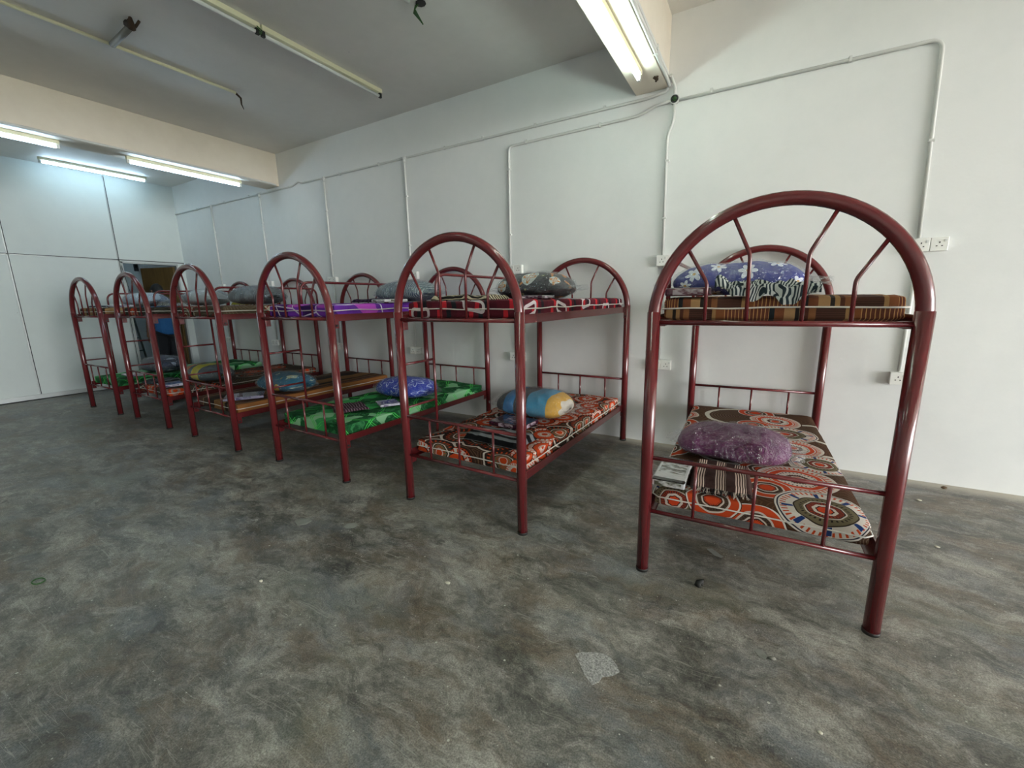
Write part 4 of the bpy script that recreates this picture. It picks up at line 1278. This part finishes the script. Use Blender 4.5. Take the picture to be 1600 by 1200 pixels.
# flat packets (folded sheets in plastic sleeves)
def packet_obj(label, mat, bi, upper, x, y, w=.2, l=.3, h=.03, rz=0, tilt=0, dz=0):
    m = MB()
    m.box(-w / 2, w / 2, -l / 2, l / 2, 0, h)
    o = m.obj('sheet_packet', mat, None, bevel=.008, bseg=3)
    prop(o, label, 'packet', 'folded sheet packets on the bunks')
    place(o, bi, x, y, (ZTU if upper else ZTL) + dz, rz)
    return o
packet_obj('white packet with a small picture and a black edge beside the striped towel', K_white, 0, False, -.355, .215, .155, .34, .035, -.02)
packet_obj('maroon foil packet at the left end of the nearest upper mattress', K_foil, 0, True, -.325, .16, .19, .2, .035, .02)
packet_obj('maroon packet with white print before the patchwork pillow', K_maroon, 1, False, .02, .62, .30, .22, .035, -.03)
packet_obj('dark flat packet between the zebra cloth and the charcoal pillow', K_maroon, 1, True, .30, .45, .18, .22, .022, .1)
packet_obj('purple and white packet before the blue star pillow', K_purple, 2, False, .22, .665, .20, .18, .022, -.5)
packet_obj('silver and mauve packet before the teal pillow', K_silver, 3, False, .20, .235, .24, .34, .03, -.55)
packet_obj('white packet under the blue grey speckled pillow', K_white, 2, True, .345, .66, .16, .26, .022, 0)
packet_obj('purple and mauve packet before the yellow patched pillow', K_purple, 4, False, .20, .16, .24, .22, .03, -.2)
packet_obj('pale pink packet on the green marbled mattress', K_pink, 5, False, .18, .30, .28, .22, .03, -.1)
packet_obj('purple and white packet on the tan upper mattress', K_purple, 5, True, .27, .26, .22, .22, .025, 0)
#@@FAR
# ------------------------------------------------------------------ beyond the doorway
t = thing('step_ladder', 'grey aluminium ladder leaning in the room beyond the doorway', 'ladder', (-10.4, 3.42, 0))
def rail(y0, y1): 
    m = MB(); m.tube([(-.02, y0, .0), (-.16, y1, 1.75)], .017, 8); return m
M_lad = plain('grey_green_ladder', '#5d6a66', .5, Metallic=.3)
rail(-.10, -.075 + .02).obj('stile', M_lad, t); rail(.13, -.10 + .10).obj('stile', M_lad, t)
for k in range(6):
    z = .25 + k * .25; f = z / 1.75
    m = MB(); m.tube([(-.02 - .14 * f, -.10 + .045 * f, z), (-.02 - .14 * f, .13 - .13 * f, z)], .011, 8); m.obj('rung', M_lad, t)
m = MB(); m.box(0, .05, 0, .058, 0, .14); m.box(.02, .10, .01, .04, .02, .06); m.tube([(.02, .02, .1), (.03, .12, .04), (.02, .2, -.3)], .004, 6)
o = m.obj('wall_bracket', M_dark); prop(o, 'small black bracket high on the wall beyond the doorway', 'bracket'); o.location = (-11.33, WY - .06, 2.07)
m = MB(); m.tube([(-9.25, 3.02, 2.02), (-9.24, 3.05, 1.7), (-9.25, 3.08, 1.5), (-9.24, 3.14, 1.36)], .005, 6)
prop(m.obj('cable', M_joint), 'thin dark cable hanging down the left jamb of the doorway', 'cable')

# person with their back to the camera, in front of the brown door
def person():
    t = thing('person', 'person in a blue shirt and dark trousers seen from behind in the doorway', 'person', (-9.12, 3.42, 0), 0)
    M_skin = plain('skin', '#6b4733', .6); M_shirt = plain('blue_shirt', '#1c5f9a', .8, .5, 14)
    M_tr = plain('dark_trousers', '#12161c', .9, .3, 14); M_hair = plain('black_hair', '#0c0b0b', .7, .5, 60)
    def skin(name, verts, edges, rad, mat, sub=2, root=0):
        me = bpy.data.meshes.new(name); me.from_pydata(verts, edges, []); me.update()
        o = bpy.data.objects.new(name, me); COL.objects.link(o); o.parent = t
        o.modifiers.new('skin', 'SKIN')
        sv = me.skin_vertices[0].data
        for i, r in enumerate(rad):
            sv[i].radius = r if isinstance(r, tuple) else (r, r); sv[i].use_root = (i == root)
        s = o.modifiers.new('sub', 'SUBSURF'); s.levels = sub; s.render_levels = sub
        me.materials.append(mat)
        return o
    # facing -x (away from the camera), y across; left/right legs at y +-
    V = [(0, 0, .95), (0, 0, 1.10), (-.02, 0, 1.28), (-.01, 0, 1.40), (-.02, 0, 1.47), (-.04, 0, 1.56), (-.045, 0, 1.62),
         (0, .095, .86), (-.01, .10, .48), (.02, .11, .08), (-.13, .12, .03),
         (0, -.095, .86), (-.02, -.09, .48), (.0, -.10, .08), (-.15, -.11, .03),
         (-.01, .17, 1.37), (.02, .235, 1.10), (-.08, .22, .88), (-.12, .215, .81),
         (-.01, -.17, 1.37), (.02, -.235, 1.10), (-.08, -.22, .88), (-.12, -.215, .81)]
    E = [(0, 1), (1, 2), (2, 3), (3, 4), (4, 5), (5, 6), (0, 7), (7, 8), (8, 9), (9, 10), (0, 11), (11, 12), (12, 13), (13, 14),
         (3, 15), (15, 16), (16, 17), (17, 18), (3, 19), (19, 20), (20, 21), (21, 22)]
    Rr = [(.07, .07), (.08, .08), (.11, .10), (.09, .08), .055, (.075, .09), (.065, .08), .085, .055, .038, .03, .085, .055, .038, .03,
          .055, .042, .03, .028, .055, .042, .03, .028]
    skin('body', V, E, Rr, M_skin)
    # fingers
    for s in (1, -1):
        fv, fe, fr = [(-.12, s * .215, .81)], [], [.02]
        for k in range(4):
            b0 = len(fv); yy = s * .215; xx = -.145 + k * .02
            fv += [(xx, yy, .77), (xx + .004, yy - s * .006, .735), (xx + .012, yy - s * .014, .71 + .004 * abs(k - 1.5))]
            fe += [(0, b0), (b0, b0 + 1), (b0 + 1, b0 + 2)]; fr += [.0085, .0080, .007]
        b0 = len(fv); fv += [(-.155, s * .20, .785), (-.165, s * .19, .76)]; fe += [(0, b0), (b0, b0 + 1)]; fr += [.009, .008]
        skin('hand', fv, fe, fr, M_skin, 1)
    skin('shirt', [(0, 0, .80), (0, 0, 1.0), (0, 0, 1.15), (-.01, 0, 1.30), (-.01, 0, 1.42), (-.01, .17, 1.385), (.015, .215, 1.20), (-.01, -.17, 1.385), (.015, -.215, 1.20)],
         [(0, 1), (1, 2), (2, 3), (3, 4), (3, 5), (5, 6), (3, 7), (7, 8)], [(.20, .19), (.19, .18), (.185, .17), (.18, .16), (.10, .10), .10, .095, .10, .095], M_shirt)
    skin('trousers', [(0, 0, 1.0), (0, .095, .82), (-.01, .105, .48), (.02, .11, .10), (0, -.095, .82), (-.02, -.095, .48), (.0, -.10, .10)],
         [(0, 1), (1, 2), (2, 3), (0, 4), (4, 5), (5, 6)], [(.175, .16), (.13, .13), .10, .08, (.13, .13), .10, .08], M_tr)
    for s, x in ((1, .02), (-1, 0.0)):
        m = MB(); m.grid(lambda u, v: (x - .06 + .13 * cos(u * 2 * pi), s * .11 + .045 * sin(u * 2 * pi), .005 + .06 * v * (1 - .4 * (cos(u * 2 * pi) < 0))), 20, 3, wrap_u=True)
        m.face(list(range(3, 80, 4)), None, 0); m.obj('shoe', M_hair, t)
    # head with hair, ears, nose, eyes, mouth (faces away)
    m = MB()
    def head(u, v):
        a = u * 2 * pi; b_ = (v - .5) * pi
        x, y, z = cos(b_) * cos(a), cos(b_) * sin(a), sin(b_)
        fx = .098 * x; fy = .076 * y * (1 - .18 * max(0, -z)); fz = .118 * z
        if x < 0:
            fx -= .018 * math.exp(-((y / .2) ** 2) - ((z + .1) / .22) ** 2)
            fx += .010 * math.exp(-(((abs(y) - .35) / .15) ** 2) - ((z - .08) / .12) ** 2)
            fx -= .006 * math.exp(-((y / .3) ** 2) - ((z + .5) / .1) ** 2)
        return (-.05 + fx, fy, 1.60 + fz)
    m.grid(head, 40, 24, wrap_u=True); m.obj('head', M_skin, t)
    m = MB()
    for s in (1, -1): m.tube([(-.045, s * .074, 1.62), (-.035, s * .088, 1.61), (-.045, s * .078, 1.57)], [.010, .014, .008], 8)
    m.obj('ear', M_skin, t)
    m = MB()
    for s in (1, -1): m.tube([(-.128, s * .030, 1.612), (-.136, s * .030, 1.612)], .011, 10)
    m.obj('eye', M_thread_w, t)
    m = MB(); m.tube([(-.146, -.022, 1.548), (-.151, 0, 1.546), (-.146, .022, 1.548)], .005, 6); m.obj('mouth', plain('lips', '#5a2f28', .5), t)
    m = MB()
    def hair(u, v):
        a = u * 2 * pi; b_ = (-.25 + 1.25 * v) * pi / 2
        x, y, z = cos(b_) * cos(a), cos(b_) * sin(a), sin(b_)
        k = 1.10 + .05 * mnoise.noise(Vector((x * 4, y * 4, z * 4)))
        fx = .098 * x * k; 
        if x < -.55 and z < .45: fx = -.085
        return (-.045 + fx, .078 * y * k, 1.605 + .118 * z * k * (1.0 if z > 0 else 1.0))
    m.grid(hair, 40, 16, wrap_u=True); m.obj('hair', M_hair, t)
    t.rotation_euler = (0, 0, .1)
person()
# ---- litter on the floor
m = MB(); pts = []
for i in range(20):
    a = 2 * pi * i / 20; pts.append((.032 * cos(a) * (1 + .25 * sin(2 * a)), .022 * sin(a), .004 + .002 * sin(3 * a)))
m.tube(pts, .0028, 6, closed=True); o = m.obj('plastic_ring', M_green_wire); o.location = (-3.01, .42, 0); prop(o, 'small twisted green plastic ring on the concrete floor', 'litter')
m = MB(); m.tube([(0, 0, 0), (.004, .004, .018), (.016, .008, .022), (.02, 0, .006)], [.016, .014, .012, .004], 7); o = m.obj('rubber_scrap', M_rubber); o.location = (-.151, 1.955, 0.001); prop(o, 'black rubber scrap on the floor in front of the nearest bunk', 'litter')
def pebble(label, x, y, r, mat, fl=.5, grp='paint and cement crumbs on the floor'):
    m = MB(); off = Vector((x * 7, y * 7, 0))
    def fn(u, v):
        a = u * 2 * pi; b_ = (v - .5) * pi
        p = Vector((cos(b_) * cos(a), cos(b_) * sin(a) * .7, sin(b_) * fl))
        k = 1 + .3 * mnoise.noise(p * 2 + off)
        return p * r * k + Vector((0, 0, r * fl * .95))
    m.grid(fn, 12, 8, wrap_u=True)
    o = m.obj('floor_crumb', mat); o.location = (x, y, 0); prop(o, label, 'crumb', grp)
M_crumb = plain('pale_cement_crumb', '#c9c6b4', .9); M_crumb2 = plain('grey_cement_crumb', '#8d8a80', .9)
pebble('pale flat crumb on the floor, alone at the left', -2.02, .965, .011, M_crumb, .4)
pebble('round pale crumb on the dark floor left of centre', -1.20, 1.40, .014, M_crumb, .25)
pebble('small grey pebble next to the pale oval spill', .145, 1.645, .011, M_crumb2, .6)
pebble('tiny white crumb between the pale spill and the photo bottom', .268, 1.40, .008, M_crumb, .3)
pebble('brown crumb against the foot of the side wall, far right', 1.20, 3.86, .016, plain('brown_crumb', '#5d4a34', .9), .6)
pebble('white crumb on the floor right of the nearest bunk', 1.0, 3.55, .014, M_crumb, .3)
pebble('white crumb below the wall, beside the nearest bunk right leg', .92, 2.9, .012, M_crumb, .3)
